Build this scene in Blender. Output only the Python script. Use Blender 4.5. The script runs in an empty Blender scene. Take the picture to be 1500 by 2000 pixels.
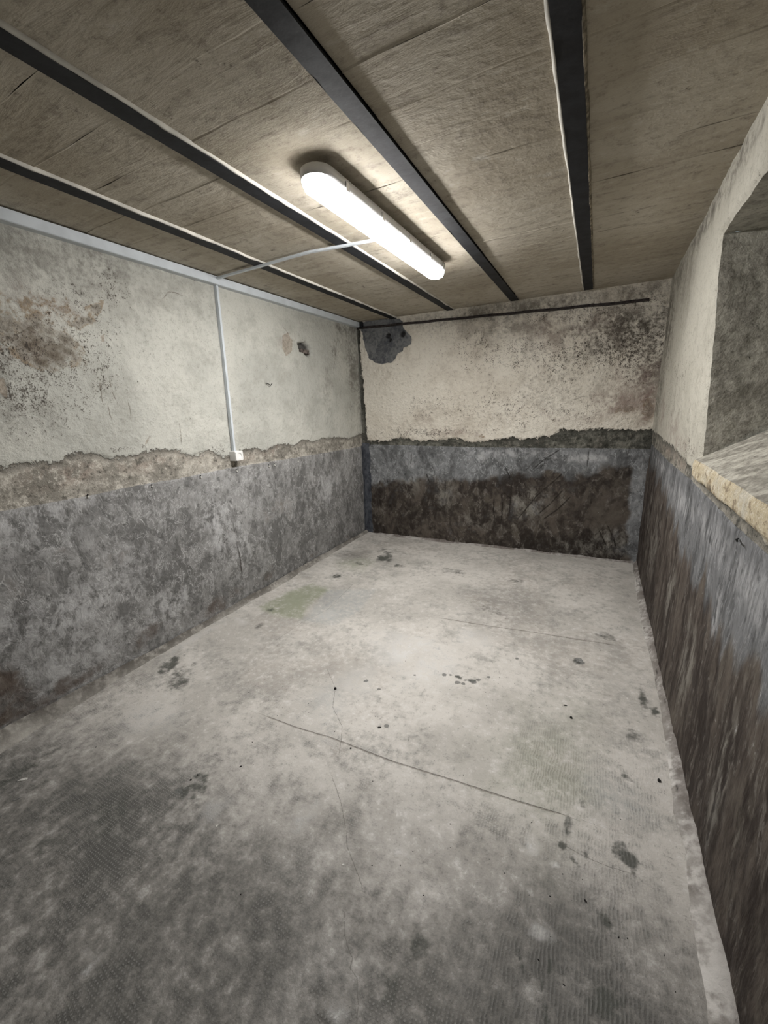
import bpy, bmesh, math, random
import numpy as np
from mathutils import Matrix, Vector

# ------------------------------------------------------------------ camera, world, exposure
S = bpy.context.scene
COL = S.collection
F = 780.0                                   # focal length in pixels of the 1500 x 2000 frame
CAM_H = 1.57
_Y = np.array([1167 - 750, 1000 - 780, -F]); _Y /= np.linalg.norm(_Y)
_D = np.array([851 - 750, 1000 - 4090, -F]); _U = -_D / np.linalg.norm(_D)
_Z = _U - _Y * (_U @ _Y); _Z /= np.linalg.norm(_Z)
_X = np.cross(_Y, _Z)
ROT = np.array([_X, _Y, _Z])                # camera space -> world
cam_d = bpy.data.cameras.new('camera')
cam_d.sensor_fit = 'VERTICAL'; cam_d.sensor_height = 36.0; cam_d.sensor_width = 27.0
cam_d.lens = F / 2000.0 * 36.0
cam_d.clip_start = 0.02
cam = bpy.data.objects.new('camera', cam_d)
M4 = Matrix([list(ROT[0]) + [0], list(ROT[1]) + [0], list(ROT[2]) + [CAM_H], [0, 0, 0, 1]])
cam.matrix_world = M4
COL.objects.link(cam); S.camera = cam

W = bpy.data.worlds.new('world'); S.world = W; W.use_nodes = True
W.node_tree.nodes['Background'].inputs[0].default_value = (0.62, 0.75, 0.80, 1)
W.node_tree.nodes['Background'].inputs[1].default_value = 0.35
S.view_settings.view_transform = 'Standard'; S.view_settings.look = 'None'
S.view_settings.gamma = 1.0; S.view_settings.use_curve_mapping = False
S.view_settings.exposure = 0.0
S.cycles.use_light_tree = False; S.cycles.max_bounces = 5; S.cycles.diffuse_bounces = 4
LAMP_STRENGTH = 142.0

# ------------------------------------------------------------------ room dimensions
XL = -2.496                                  # left wall
CL = np.array([-2.496, 4.258]); CR = np.array([0.463, 4.366])   # back wall corners
BW = np.linalg.norm(CR - CL); BT = (CR - CL) / BW; BN = np.array([BT[1], -BT[0]])  # BN points into the room
ZC = 2.512                                   # ceiling
YF = -0.95                                   # wall behind the camera
C0 = np.array([0, 0, CAM_H])

def ray(px, py): return ROT @ np.array([px - 750.0, 1000.0 - py, -F])
def on_floor(px, py, z=0.0):
    d = ray(px, py); p = C0 + d * ((z - CAM_H) / d[2]); return (p[0], p[1])
def on_left(px, py):
    d = ray(px, py); p = C0 + d * (XL / d[0]); return (p[1], p[2])
def on_right(px, py):
    d = ray(px, py); p = C0 + d * (0.45 / d[0]); return (p[1], p[2])
def on_back(px, py):
    d = ray(px, py); n = np.array([BN[0], BN[1], 0]); t = n @ (np.array([CL[0], CL[1], 0]) - C0) / (n @ d)
    p = C0 + d * t; return (float((p[:2] - CL) @ BT), p[2])
def conv(f, pts): return [f(*p) for p in pts]

# ------------------------------------------------------------------ numpy noise and shape fields
def vnoise(x, y, seed):
    r = np.random.RandomState(seed).rand(256, 256)
    xi = np.floor(x).astype(int); yi = np.floor(y).astype(int)
    fx = x - xi; fy = y - yi
    fx = fx * fx * (3 - 2 * fx); fy = fy * fy * (3 - 2 * fy)
    g = lambda a, b: r[a & 255, b & 255]
    return ((g(xi, yi) * (1 - fx) + g(xi + 1, yi) * fx) * (1 - fy) + (g(xi, yi + 1) * (1 - fx) + g(xi + 1, yi + 1) * fx) * fy)
def fbm(x, y, s, octs=4, seed=1, rough=0.5):
    t = 0; a = 1; n = 0
    for k in range(octs):
        t = t + a * (vnoise(x * s + 17.3 * k, y * s + 9.1 * k, seed + k) - 0.5); n += a; a *= rough; s *= 2.03
    return t / n * 2                      # about -1..1
def sst(x, a, b):
    t = np.clip((x - a) / (b - a), 0, 1); return t * t * (3 - 2 * t)
def blob(u, v, c, ru, rv, rot=0.0, soft=1.0, seed=None, amp=0.35):
    du = u - c[0]; dv = v - c[1]; cs, sn = math.cos(rot), math.sin(rot)
    a = (du * cs + dv * sn) / ru; b = (-du * sn + dv * cs) / rv
    d = np.sqrt(a * a + b * b)
    if seed is not None: d = d + amp * fbm(u, v, 1.6 / min(ru, rv), 4, seed)
    return 1 - sst(d, 1 - soft, 1.0)
def poly_sdf(u, v, pts, closed=True):
    """signed distance: inside positive for a closed polygon, side-signed for an open line"""
    out = np.full(u.shape, -9.0 if closed else 9.0)
    P = np.array(pts, float)
    lo = P.min(0) - 0.25; hi = P.max(0) + 0.25
    m = (u > lo[0]) & (u < hi[0]) & (v > lo[1]) & (v < hi[1])
    uu = u[m]; vv = v[m]
    best = np.full(uu.shape, 9.0); sg = np.ones(uu.shape); ins = np.zeros(uu.shape, bool)
    n = len(P)
    for i in range(n if closed else n - 1):
        a = P[i]; b = P[(i + 1) % n]; e = b - a
        t = ((uu - a[0]) * e[0] + (vv - a[1]) * e[1]) / (e @ e); tc = np.clip(t, 0, 1)
        dx = uu - a[0] - tc * e[0]; dy = vv - a[1] - tc * e[1]; d = np.hypot(dx, dy)
        cr = np.sign(e[0] * (vv - a[1]) - e[1] * (uu - a[0]))
        k = d < best; best = np.where(k, d, best); sg = np.where(k, cr, sg)
        if closed:
            c = ((a[1] > vv) != (b[1] > vv)) & (uu < (b[0] - a[0]) * (vv - a[1]) / ((b[1] - a[1]) if b[1] != a[1] else 1e-9) + a[0])
            ins ^= c
    out[m] = np.where(ins, best, -best) if closed else best * sg
    return out
def line_field(u, v, lines):
    """nearest of several open polylines, sign kept so thin lines stay thin between grid points"""
    out = np.full(u.shape, 9.0)
    for L in lines:
        d = poly_sdf(u, v, L, False)
        out = np.where(np.abs(d) < np.abs(out), d, out)
    return out
def curve(x, pts):
    P = sorted(pts); return np.interp(x, [p[0] for p in P], [p[1] for p in P])

def std(f, sd=0.10): return (f - f.mean()) / max(1e-6, f.std()) * sd + 0.5
def base_noise(u, v, seed):
    """broad mottling stored on the vertices so the shader need not recompute it"""
    wx = .06 * fbm(u, v, 2.2, 3, seed + 40); wy = .06 * fbm(u, v, 2.2, 3, seed + 50)
    return dict(n1=std(fbm(u, v, 2.3, 5, seed, .6)), n2=std(fbm(u + wx, v + wy, 8.0, 5, seed + 10, .68)), n3=std(fbm(u, v, 1.9, 5, seed + 20, .6)), n4=std(fbm(u, v, 13.0, 3, seed + 30, .6)))
# ------------------------------------------------------------------ node mini language
class X:
    nt = None
    def __init__(s, k): s.k = k
    def op(a, o, b=None, c=None, clamp=False):
        n = X.nt.nodes.new('ShaderNodeMath'); n.operation = o; n.use_clamp = clamp
        for i, q in enumerate((a, b, c)):
            if q is None: continue
            if isinstance(q, X): X.nt.links.new(q.k, n.inputs[i])
            else: n.inputs[i].default_value = q
        return X(n.outputs[0])
    def __add__(a, b): return a.op('ADD', b)
    __radd__ = __add__
    def __sub__(a, b): return a.op('SUBTRACT', b)
    def __rsub__(a, b): return (a * -1.0) + b
    def __mul__(a, b): return a.op('MULTIPLY', b)
    __rmul__ = __mul__
    def abs(a): return a.op('ABSOLUTE')
    def max(a, b): return a.op('MAXIMUM', b)
    def min(a, b): return a.op('MINIMUM', b)
    def sin(a): return a.op('SINE')
    def r(a, lo, hi, o0=0.0, o1=1.0):         # smooth clamped ramp
        n = X.nt.nodes.new('ShaderNodeMapRange'); n.interpolation_type = 'SMOOTHSTEP'
        X.nt.links.new(a.k, n.inputs[0])
        n.inputs[1].default_value = lo; n.inputs[2].default_value = hi; n.inputs[3].default_value = o0; n.inputs[4].default_value = o1
        return X(n.outputs[0])
def attr(name):
    n = X.nt.nodes.new('ShaderNodeAttribute'); n.attribute_name = name; return X(n.outputs['Fac'])
def coords(scale=(1, 1, 1), rot=(0, 0, 0)):
    t = X.nt.nodes.new('ShaderNodeTexCoord'); m = X.nt.nodes.new('ShaderNodeMapping')
    m.inputs['Scale'].default_value = scale; m.inputs['Rotation'].default_value = rot
    X.nt.links.new(t.outputs['Object'], m.inputs[0]); return m.outputs[0]
def xyz(vec):
    n = X.nt.nodes.new('ShaderNodeSeparateXYZ'); X.nt.links.new(vec, n.inputs[0]); return [X(o) for o in n.outputs]
def noise(vec, scale, detail=5.0, rough=0.55, dist=0.0):
    n = X.nt.nodes.new('ShaderNodeTexNoise'); X.nt.links.new(vec, n.inputs['Vector'])
    n.inputs['Scale'].default_value = scale; n.inputs['Detail'].default_value = detail
    n.inputs['Roughness'].default_value = rough; n.inputs['Distortion'].default_value = dist
    return X(n.outputs[0])
def voro(vec, scale, rnd=1.0, feat='F1'):
    n = X.nt.nodes.new('ShaderNodeTexVoronoi'); n.feature = feat; X.nt.links.new(vec, n.inputs['Vector'])
    n.inputs['Scale'].default_value = scale; n.inputs['Randomness'].default_value = rnd
    return X(n.outputs['Distance'])
def mix(f, a, b):
    n = X.nt.nodes.new('ShaderNodeMix'); n.data_type = 'RGBA'; n.clamp_factor = True
    if isinstance(f, X): X.nt.links.new(f.k, n.inputs[0])
    else: n.inputs[0].default_value = f
    for i, q in ((6, a), (7, b)):
        if isinstance(q, tuple): n.inputs[i].default_value = q + (1,)
        else: X.nt.links.new(q, n.inputs[i])
    return n.outputs[2]
def begin(name):
    m = bpy.data.materials.new(name); m.use_nodes = True; X.nt = m.node_tree; return m
def finish(m, color, height=None, dist=0.01, rough=0.8, spec=0.3, metal=0.0):
    b = m.node_tree.nodes['Principled BSDF']
    if isinstance(color, tuple): b.inputs['Base Color'].default_value = color + (1,)
    else: X.nt.links.new(color, b.inputs['Base Color'])
    if isinstance(rough, X): X.nt.links.new(rough.k, b.inputs['Roughness'])
    else: b.inputs['Roughness'].default_value = rough
    b.inputs['Specular IOR Level'].default_value = spec; b.inputs['Metallic'].default_value = metal
    if height is not None:
        n = X.nt.nodes.new('ShaderNodeBump'); n.inputs['Strength'].default_value = 1.0; n.inputs['Distance'].default_value = dist
        X.nt.links.new(height.k, n.inputs['Height']); X.nt.links.new(n.outputs[0], b.inputs['Normal'])
    return m
def plain(name, col, rough=0.5, spec=0.4, var=0.12, sc=30.0, metal=0.0):
    m = begin(name); v = coords(); n = noise(v, sc, 4)
    c2 = tuple(max(0.0, c * (1 - 2.2 * var)) for c in col); c1 = tuple(min(1.0, c * (1 + var)) for c in col)
    return finish(m, mix(n.r(0.35, 0.65), c2, c1), n, 0.002, rough, spec, metal)

# ------------------------------------------------------------------ object helpers
def tag(o, label=None, cat=None, group=None, kind=None):
    if label: o['label'] = label
    if cat: o['category'] = cat
    if group: o['group'] = group
    if kind: o['kind'] = kind
    return o
def link(name, me, parent=None):
    o = bpy.data.objects.new(name, me); COL.objects.link(o)
    if parent is not None: o.parent = parent
    return o
def empty(name, loc=(0, 0, 0)):
    o = bpy.data.objects.new(name, None); o.location = loc; COL.objects.link(o); o.empty_display_size = 0.05; return o
def put(name, bm, mat, parent=None, smooth=False, local=None):
    bmesh.ops.recalc_face_normals(bm, faces=bm.faces[:])
    me = bpy.data.meshes.new(name); bm.to_mesh(me); bm.free()
    if mat is not None: me.materials.append(mat)
    if smooth: me.shade_smooth()
    if local is not None: me.transform(Matrix.Translation(-Vector(local)))
    return link(name, me, parent)
def box(bm, lo, hi, bevel=0.0):
    vs = [bm.verts.new((x, y, z)) for x in (lo[0], hi[0]) for y in (lo[1], hi[1]) for z in (lo[2], hi[2])]
    fs = [bm.faces.new([vs[i] for i in q]) for q in ((0, 1, 3, 2), (4, 6, 7, 5), (0, 4, 5, 1), (2, 3, 7, 6), (0, 2, 6, 4), (1, 5, 7, 3))]
    if bevel:
        es = list({e for f in fs for e in f.edges})
        bmesh.ops.bevel(bm, geom=es, offset=bevel, segments=2, affect='EDGES', profile=0.6)
    return bm
def extrude_profile(bm, prof, frames, cap=True):
    """sweep a closed 2-D profile through frames (origin, axis_a, axis_b)"""
    rings = []
    for o, a, b in frames:
        rings.append([bm.verts.new(tuple(np.array(o) + p[0] * np.array(a) + p[1] * np.array(b))) for p in prof])
    n = len(prof)
    for r0, r1 in zip(rings, rings[1:]):
        for i in range(n): bm.faces.new((r0[i], r0[(i + 1) % n], r1[(i + 1) % n], r1[i]))
    if cap:
        bm.faces.new(rings[0]); bm.faces.new(rings[-1][::-1])
    return bm
def grid_mesh(name, patches, mat, parent=None, flip=None):
    """patches: list of (P[nu,nv,3], attrs{name: [nu,nv]}) joined into one smooth mesh"""
    vs = []; qs = []; at = {}; base = 0
    names = sorted({k for _, a in patches for k in a})
    for P, a in patches:
        nu, nv = P.shape[:2]
        vs.append(P.reshape(-1, 3))
        i = (np.arange(nu - 1)[:, None] * nv + np.arange(nv - 1)[None, :]).ravel() + base
        qs.append(np.stack([i, i + nv, i + nv + 1, i + 1], 1))
        for k in names: at.setdefault(k, []).append((a[k] if k in a else np.zeros((nu, nv))).reshape(-1))
        base += nu * nv
    V = np.concatenate(vs); Q = np.concatenate(qs)
    if flip: Q = Q[:, ::-1]
    me = bpy.data.meshes.new(name)
    me.vertices.add(len(V)); me.vertices.foreach_set('co', V.astype(np.float32).ravel())
    me.loops.add(Q.size); me.loops.foreach_set('vertex_index', Q.astype(np.int32).ravel())
    me.polygons.add(len(Q)); me.polygons.foreach_set('loop_start', np.arange(0, Q.size, 4, dtype=np.int32))
    me.update(calc_edges=True); me.shade_smooth()
    for k in names:
        A = me.attributes.new(k, 'FLOAT', 'POINT'); A.data.foreach_set('value', np.concatenate(at[k]).astype(np.float32))
    me.materials.append(mat); me.validate()
    return link(name, me, parent)
def uv_grid(u0, u1, v0, v1, step):
    nu = max(2, int(round((u1 - u0) / step)) + 1); nv = max(2, int(round((v1 - v0) / step)) + 1)
    return np.meshgrid(np.linspace(u0, u1, nu), np.linspace(v0, v1, nv), indexing='ij')

# ------------------------------------------------------------------ materials of the shell
def wall_material(name, pl_a, pl_b, pl_dirt, bare_a, bare_b, sk_lo, sk_mid, sk_hi, damp_a, damp_b, stretch=(1, 1, 1), swirl=1.2, pl_rough=0.004, sk_scale=7.0, ragged=0.05, fleck=0.65):
    m = begin(name)
    v = coords(); vs = coords(stretch)
    n1 = attr('n1'); n2 = attr('n2'); sw3 = attr('n3'); cl = attr('n4')
    n3 = noise(v, 34.0, 4, 0.62); nb = noise(v, 17.0, 4, 0.75); n4 = noise(v, 150.0, 1, 0.6)
    edge = attr('edge') + (n2 - 0.5) * 0.05 + (nb - 0.5) * ragged + (n3 - 0.5) * 0.03
    plf = edge.r(-0.003, 0.004)
    # plaster: limewash with mottling, dirt, painted shade, mould and specks
    pc = mix(n1.r(0.33, 0.67), pl_a, pl_b)
    pc = mix((n2 * 0.5 + nb * 0.3 + n1 * 0.2).r(0.46, 0.68) * 0.42, pc, pl_dirt)
    pc = mix((n3 * 0.5 + n4 * 0.5).r(0.50, 0.68) * 0.5, pc, pl_dirt); och = attr('ochre'); pc = mix(och * (nb * 0.4 + n2 * 0.6).r(0.30, 0.58) * 0.8, pc, (0.46, 0.385, 0.25)); pc = mix(och * (nb * 0.5 + n3 * 0.5).r(0.53, 0.62) * 0.7, pc, (0.16, 0.12, 0.085)); pc = mix(och * (n3 * 0.5 + n4 * 0.5).r(0.48, 0.36) * 0.6, pc, (0.66, 0.62, 0.52))
    g = attr('grime_shade'); pc = mix(g * (n2 * 0.45 + n3 * 0.35 + nb * 0.2).r(0.36, 0.60), pc, (0.095, 0.085, 0.07))
    rd = attr('red'); pc = mix(rd * (n2 * 0.5 + n3 * 0.3 + n1 * 0.2).r(0.38, 0.62) * 0.8, pc, (0.20, 0.13, 0.115))
    br = attr('brown'); b1 = br + (n2 - 0.5) * 1.5 + (n1 - 0.5) * 1.0 + (nb - 0.5) * 0.8
    pc = mix(b1.r(0.25, 1.15) * 0.85 * br.r(0.02, 0.3), pc, (0.15, 0.12, 0.085))
    pc = mix((br * 0.8 + (n2 - 0.5) * 1.6 + (nb - 0.5) * 0.9).r(0.55, 1.25) * 0.8 * br.r(0.1, 0.4), pc, (0.07, 0.056, 0.043))
    pc = mix((b1 - 0.55).abs().r(0.22, 0.0) * br.r(0.05, 0.4) * nb.r(0.42, 0.6) * 0.6, pc, (0.25, 0.17, 0.085))
    sp = attr('speck')
    vk = coords((1, 1.0, 0.5), (0.5, 0.0, 0.0)); s1 = voro(vk, 70.0)
    spk = (sp * 0.30 + (cl - 0.5) * 0.40 + (0.30 - s1) * 0.8 + (nb - 0.5) * 0.6 + (n3 - 0.5) * 0.4).r(0.30, 0.37)
    fine = (sp * 0.45 + (n4 - 0.5) * 1.8 + (n3 - 0.5) * 1.5 + (cl - 0.5) * 0.35).r(0.42, 0.60)
    pc = mix(fine * sp.r(0.10, 0.35) * 0.75, pc, (0.075, 0.062, 0.05))
    pc = mix(spk * sp.r(0.02, 0.10) * 0.85, pc, (0.05, 0.042, 0.035))
    chip = (attr('chip') + (nb - 0.5) * 0.03 + (n2 - 0.5) * 0.03).r(-0.003, 0.003)
    pc = mix(chip * 0.75, pc, mix(n3.r(0.4, 0.6), (0.36, 0.31, 0.25), (0.25, 0.21, 0.165)))
    # grey mortar exposed where the plaster ends
    bc = mix((n2 * 0.35 + nb * 0.4 + sw3 * 0.25).r(0.42, 0.58), bare_a, bare_b)
    bc = mix((cl * 0.5 + n3 * 0.5).r(0.54, 0.66) * 0.65, bc, (0.11, 0.10, 0.085))
    bc = mix(attr('barewarm') * n2.r(0.35, 0.6) * 0.8, bc, (0.24, 0.18, 0.145))
    bc = mix((nb * 0.4 + n4 * 0.3 + n3 * 0.3).r(0.52, 0.60) * fleck, bc, (0.55, 0.52, 0.46)); bc = mix((nb * 0.4 + n3 * 0.6).r(0.44, 0.35) * 0.7, bc, tuple(x * 0.35 for x in bare_a))
    bc = mix(edge.r(-0.035, -0.004) * nb.r(0.38, 0.56) * 0.7, bc, tuple(x * 0.5 for x in bare_a))
    scr_ = (attr('scratch') + (nb - 0.5) * 0.012 + (n3 - 0.5) * 0.008).abs(); pc = mix(scr_.r(0.0045, 0.001) * n3.r(0.36, 0.52) * 0.7, pc, (0.13, 0.11, 0.085))
    c = mix(plf, bc, pc)
    # concrete patch
    cp = (attr('conc') + (n2 - 0.5) * 0.03 + (nb - 0.5) * 0.025).r(-0.003, 0.003)
    c = mix(cp, c, mix((n2 * 0.5 + n3 * 0.5).r(0.38, 0.62), (0.085, 0.09, 0.10), (0.20, 0.205, 0.205)))
    hole = attr('hole').r(0.0, 0.008); c = mix(hole * 0.85, c, (0.035, 0.032, 0.030))  # shade inside the sunk holes also put into the colour
    # cement skirt
    sw = noise(vs, sk_scale, 5, 0.66, swirl); sw2 = noise(vs, sk_scale * 2.6, 4, 0.70, swirl * 0.6)
    sc = mix((sw * 0.5 + sw3 * 0.3 + n2 * 0.2).r(0.38, 0.60), sk_lo, sk_mid); sc = mix((sw * 0.3 + sw2 * 0.45 + sw3 * 0.25).r(0.44, 0.68) * 0.65, sc, sk_hi)
    st_ = noise(vs, sk_scale * 1.9, 3, 0.62, swirl * 1.6)
    sc = mix((sw - 0.5).abs().r(0.022, 0.0) * sw2.r(0.38, 0.54) * 0.6, sc, sk_hi); sc = mix((st_ - 0.52).abs().r(0.024, 0.0) * n2.r(0.38, 0.56) * 0.75, sc, tuple(min(1, x * 1.25) for x in sk_hi))
    sc = mix((st_ - 0.42).abs().r(0.026, 0.0) * n2.r(0.60, 0.42) * 0.6, sc, tuple(x * 0.55 for x in sk_lo))
    sc = mix((sw - 0.43).abs().r(0.020, 0.0) * sw2.r(0.58, 0.44) * 0.55, sc, tuple(x * 0.5 for x in sk_lo))
    sc = mix((sw2 * 0.6 + n3 * 0.4).r(0.44, 0.33) * 0.7, sc, tuple(x * 0.5 for x in sk_lo))
    ef = attr('efl'); sc = mix(ef * (sw * 0.45 + sw2 * 0.55).r(0.42, 0.60) * 0.9, sc, (0.50, 0.50, 0.50))
    ru = attr('rust'); sc = mix((ru + (n2 - 0.5) * 1.6 + (sw2 - 0.5) * 1.2).r(0.35, 1.25) * 0.8, sc, (0.085, 0.062, 0.048))
    dm = attr('damp'); dcol = mix((sw * 0.4 + sw2 * 0.3 + sw3 * 0.3).r(0.43, 0.62), damp_a, damp_b)
    dcol = mix((n2 * 0.4 + sw3 * 0.2 + sw2 * 0.4).r(0.50, 0.66) * 0.45, dcol, (damp_b[0] * 1.2, damp_b[1] * 1.3, damp_b[2] * 1.25))
    dcol = mix(attr('scr') * (sw2 * 0.55 + sw * 0.45).r(0.43, 0.60), dcol, (0.25, 0.24, 0.21))
    dcol = mix((sw - 0.5).abs().r(0.03, 0.0) * sw2.r(0.46, 0.62) * 0.6, dcol, (0.20, 0.185, 0.165))
    sc = mix((dm + (n2 - 0.5) * 0.9 + (sw - 0.5) * 0.9).r(0.22, 0.78) * 0.95, sc, dcol)
    sc = mix(scr_.r(0.011, 0.002) * n2.r(0.36, 0.52) * 0.75, sc, tuple(x * 0.4 for x in damp_a))
    flake = (sw2 * 0.5 + nb * 0.5).r(0.63, 0.68); sc = mix(flake * 0.45, sc, (0.50, 0.50, 0.49))
    skf = (attr('skirt') + (nb - 0.5) * 0.010).r(-0.0015, 0.0015)
    c = mix(skf, c, sc)
    ws = attr('slate'); c = mix((ws + (n2 - 0.5) * 0.8 + (sw2 - 0.5) * 0.5).r(0.3, 0.7), c, mix(sw2.r(0.35, 0.65), (0.034, 0.038, 0.048), (0.085, 0.092, 0.105)))
    h = (nb - 0.5) * pl_rough + (n3 - 0.5) * pl_rough * 0.7 + plf * 0.005 - cp * 0.006
    hs = (sw - 0.5) * 0.006 + (st_ - 0.5) * 0.006 + (sw2 - 0.5) * 0.003
    return finish(m, c, h + (hs - h) * skf, 1.0, 0.82, 0.25)

M_left = wall_material('limewashed_plaster_left', (0.52, 0.515, 0.465), (0.43, 0.43, 0.39), (0.27, 0.265, 0.23),
                       (0.22, 0.205, 0.175), (0.40, 0.375, 0.325), (0.14, 0.138, 0.133), (0.245, 0.242, 0.234), (0.40, 0.398, 0.392),
                       (0.08, 0.06, 0.048), (0.15, 0.125, 0.105), (1, 1, 0.7), 0.6, 0.006, 9.0, 0.07)
M_back = wall_material('limewashed_plaster_back', (0.74, 0.70, 0.615), (0.66, 0.615, 0.53), (0.37, 0.32, 0.26),
                       (0.06, 0.06, 0.05), (0.15, 0.148, 0.125), (0.10, 0.102, 0.103), (0.185, 0.19, 0.194), (0.31, 0.32, 0.325),
                       (0.021, 0.015, 0.011), (0.088, 0.071, 0.056), (1, 1, 0.7), 0.7, 0.014, 6.0, 0.09, 0.14)
M_right = wall_material('limewashed_plaster_right', (0.50, 0.48, 0.415), (0.40, 0.382, 0.325), (0.22, 0.205, 0.17),
                        (0.10, 0.095, 0.08), (0.24, 0.225, 0.19), (0.075, 0.076, 0.077), (0.13, 0.132, 0.135), (0.225, 0.23, 0.235),
                        (0.026, 0.018, 0.014), (0.105, 0.086, 0.07), (1, 1, 0.24), 0.4, 0.005, 12.0, 0.07, 0.3)

def floor_material():
    m = begin('worn_concrete_floor'); v = coords(); x, y, z = xyz(v)
    n1 = attr('n1'); n2 = attr('n2'); n5 = attr('n3'); n3 = noise(v, 24.0, 5, 0.70); n4 = noise(v, 120.0, 2, 0.6)
    c = mix(n1.r(0.36, 0.64), (0.42, 0.40, 0.366), (0.54, 0.515, 0.476))
    c = mix((n2 * 0.35 + n3 * 0.45 + n5 * 0.2).r(0.46, 0.66) * 0.7, c, (0.25, 0.245, 0.226))
    c = mix((n2 * 0.25 + n3 * 0.75).r(0.46, 0.32) * 0.5, c, (0.62, 0.605, 0.58))
    c = mix((n3 * 0.5 + n4 * 0.5).r(0.54, 0.66) * 0.5, c, (0.20, 0.197, 0.185))
    c = mix((n3 * 0.5 + n4 * 0.5).r(0.44, 0.35) * 0.45, c, (0.64, 0.63, 0.61))
    c = mix(n5.r(0.52, 0.66) * n3.r(0.40, 0.6) * 0.35, c, (0.40, 0.36, 0.32))
    c = mix(attr('falloff_wear').min(1.0) * (n2 * 0.3 + n3 * 0.5 + n5 * 0.2).r(0.18, 0.62) * 0.97, c, (0.080, 0.078, 0.072))  # painted falloff: concrete darkened towards the camera, broken up by noise
    c = mix(attr('pale') * (n2 * 0.4 + n3 * 0.6).r(0.40, 0.60) * 0.8, c, (0.74, 0.735, 0.72))
    c = mix(attr('green') * (n2 * 0.4 + n3 * 0.6).r(0.28, 0.55) * 0.85, c, (0.245, 0.265, 0.185))
    c = mix(attr('blue') * n3.r(0.3, 0.6) * 0.6, c, (0.34, 0.36, 0.36))
    dk = attr('dark'); c = mix((dk + ((n3 - 0.5) * 1.4 + (n2 - 0.5) * 0.9) * dk.r(0.0, 0.3)).r(0.04, 0.80) * 0.92, c, (0.06, 0.063, 0.054))
    # woven imprint of the roller, lines parallel to the walls
    wob = (n2 - 0.5) * 0.035
    gx = ((x + wob) * (2 * math.pi / 0.0112)).sin(); gy = ((y + wob) * (2 * math.pi / 0.0112)).sin()
    gm = attr('weave') * (n2 * 0.35 + n5 * 0.45 + n3 * 0.2).r(0.42, 0.58)
    gl = attr('ribs') * (n5 * 0.5 + n2 * 0.2 + n3 * 0.3).r(0.42, 0.58)
    nj = n3.r(0.3, 0.6)
    pat = ((gx.r(-0.6, 0.9) * gy.r(-0.6, 0.9)) * gm + gx.r(-0.5, 0.8) * gl * 0.7) * nj
    c = mix((1.0 - pat) * (gm + gl * 0.6).min(1.0) * nj * 0.24, c, (0.12, 0.12, 0.11)); c = mix(pat * 0.20, c, (0.60, 0.60, 0.57))
    pits = ((n4 - 0.5) * 1.0 + (n3 - 0.5) * 0.9).r(0.26, 0.32) * n5.r(0.46, 0.6); c = mix(pits * 0.6, c, (0.08, 0.08, 0.07))
    jd = (attr('joint') + (n3 - 0.5) * 0.010 + (n4 - 0.5) * 0.005).abs(); j = jd.r(0.0050, 0.0014) * n3.r(0.26, 0.50); c = mix(j * 0.6, c, (0.17, 0.15, 0.125))
    kd = (attr('crack') + (n3 - 0.5) * 0.016).abs(); k = kd.r(0.0017, 0.0004) * n3.r(0.3, 0.5); c = mix(k * 0.75, c, (0.10, 0.095, 0.08))
    ch = (attr('chips') + (n3 - 0.5) * 0.022 + (n4 - 0.5) * 0.01).r(-0.001, 0.002); c = mix(ch * 0.8, c, (0.12, 0.122, 0.115))
    h = (n3 - 0.5) * 0.0035 + (n4 - 0.5) * 0.0012 + pat * 0.0012 - j * 0.004 - ch * 0.002
    return finish(m, c, h, 1.0, n2.r(0.3, 0.7, 0.55, 0.8), 0.35)
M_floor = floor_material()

def ceiling_material():
    m = begin('skim_coated_ceiling_blocks'); v = coords(); vx = coords((1.0, 4.5, 1))
    n1 = noise(v, 1.6, 4, 0.6); n2 = noise(vx, 3.6, 5, 0.66, 0.4); n3 = noise(v, 26.0, 4, 0.68); n4 = noise(v, 120.0, 1, 0.6)
    c = mix(n1.r(0.36, 0.64), (0.375, 0.333, 0.262), (0.465, 0.425, 0.35))
    c = mix((n2 * 0.6 + n3 * 0.4).r(0.48, 0.66) * 0.55, c, (0.21, 0.185, 0.15))
    c = mix((n2 * 0.6 + n3 * 0.4).r(0.46, 0.32) * 0.55, c, (0.54, 0.515, 0.46))
    c = mix((n3 * 0.6 + n4 * 0.4).r(0.53, 0.68) * 0.4, c, (0.18, 0.155, 0.125))
    spot = (n1 * 0.3 + n3 * 0.5 + n4 * 0.2).r(0.62, 0.66); c = mix(spot * 0.7, c, (0.10, 0.085, 0.07))
    h = (n2 - 0.5) * 0.006 + (n3 - 0.5) * 0.0035
    return finish(m, c, h, 1.0, 0.85, 0.2)
M_ceil = ceiling_material()
M_lip = plain('white_plaster_fillet', (0.62, 0.60, 0.54), 0.85, 0.2, 0.1, 9)
M_lip_dark = plain('brown_plaster_fillet', (0.26, 0.225, 0.17), 0.85, 0.2, 0.25, 40)
M_steel = plain('dark_grey_steel_paint', (0.014, 0.015, 0.018), 0.65, 0.25, 0.18, 14)
M_rail = plain('rusty_black_steel', (0.045, 0.036, 0.034), 0.7, 0.3, 0.3, 35)
M_pvc = plain('grey_white_plastic', (0.56, 0.60, 0.63), 0.5, 0.4, 0.04, 9)
M_socket = plain('white_plastic', (0.80, 0.80, 0.78), 0.35, 0.5, 0.02, 20)
M_dark = plain('black_void', (0.015, 0.015, 0.015), 0.8, 0.1, 0.1)
M_brick = plain('old_brick', (0.16, 0.135, 0.12), 0.9, 0.2, 0.3, 50)
M_grit = plain('black_grit', (0.018, 0.017, 0.016), 0.8, 0.2, 0.2, 80)
M_chip = plain('white_plaster_chip', (0.66, 0.65, 0.61), 0.8, 0.2, 0.1, 80)
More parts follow.
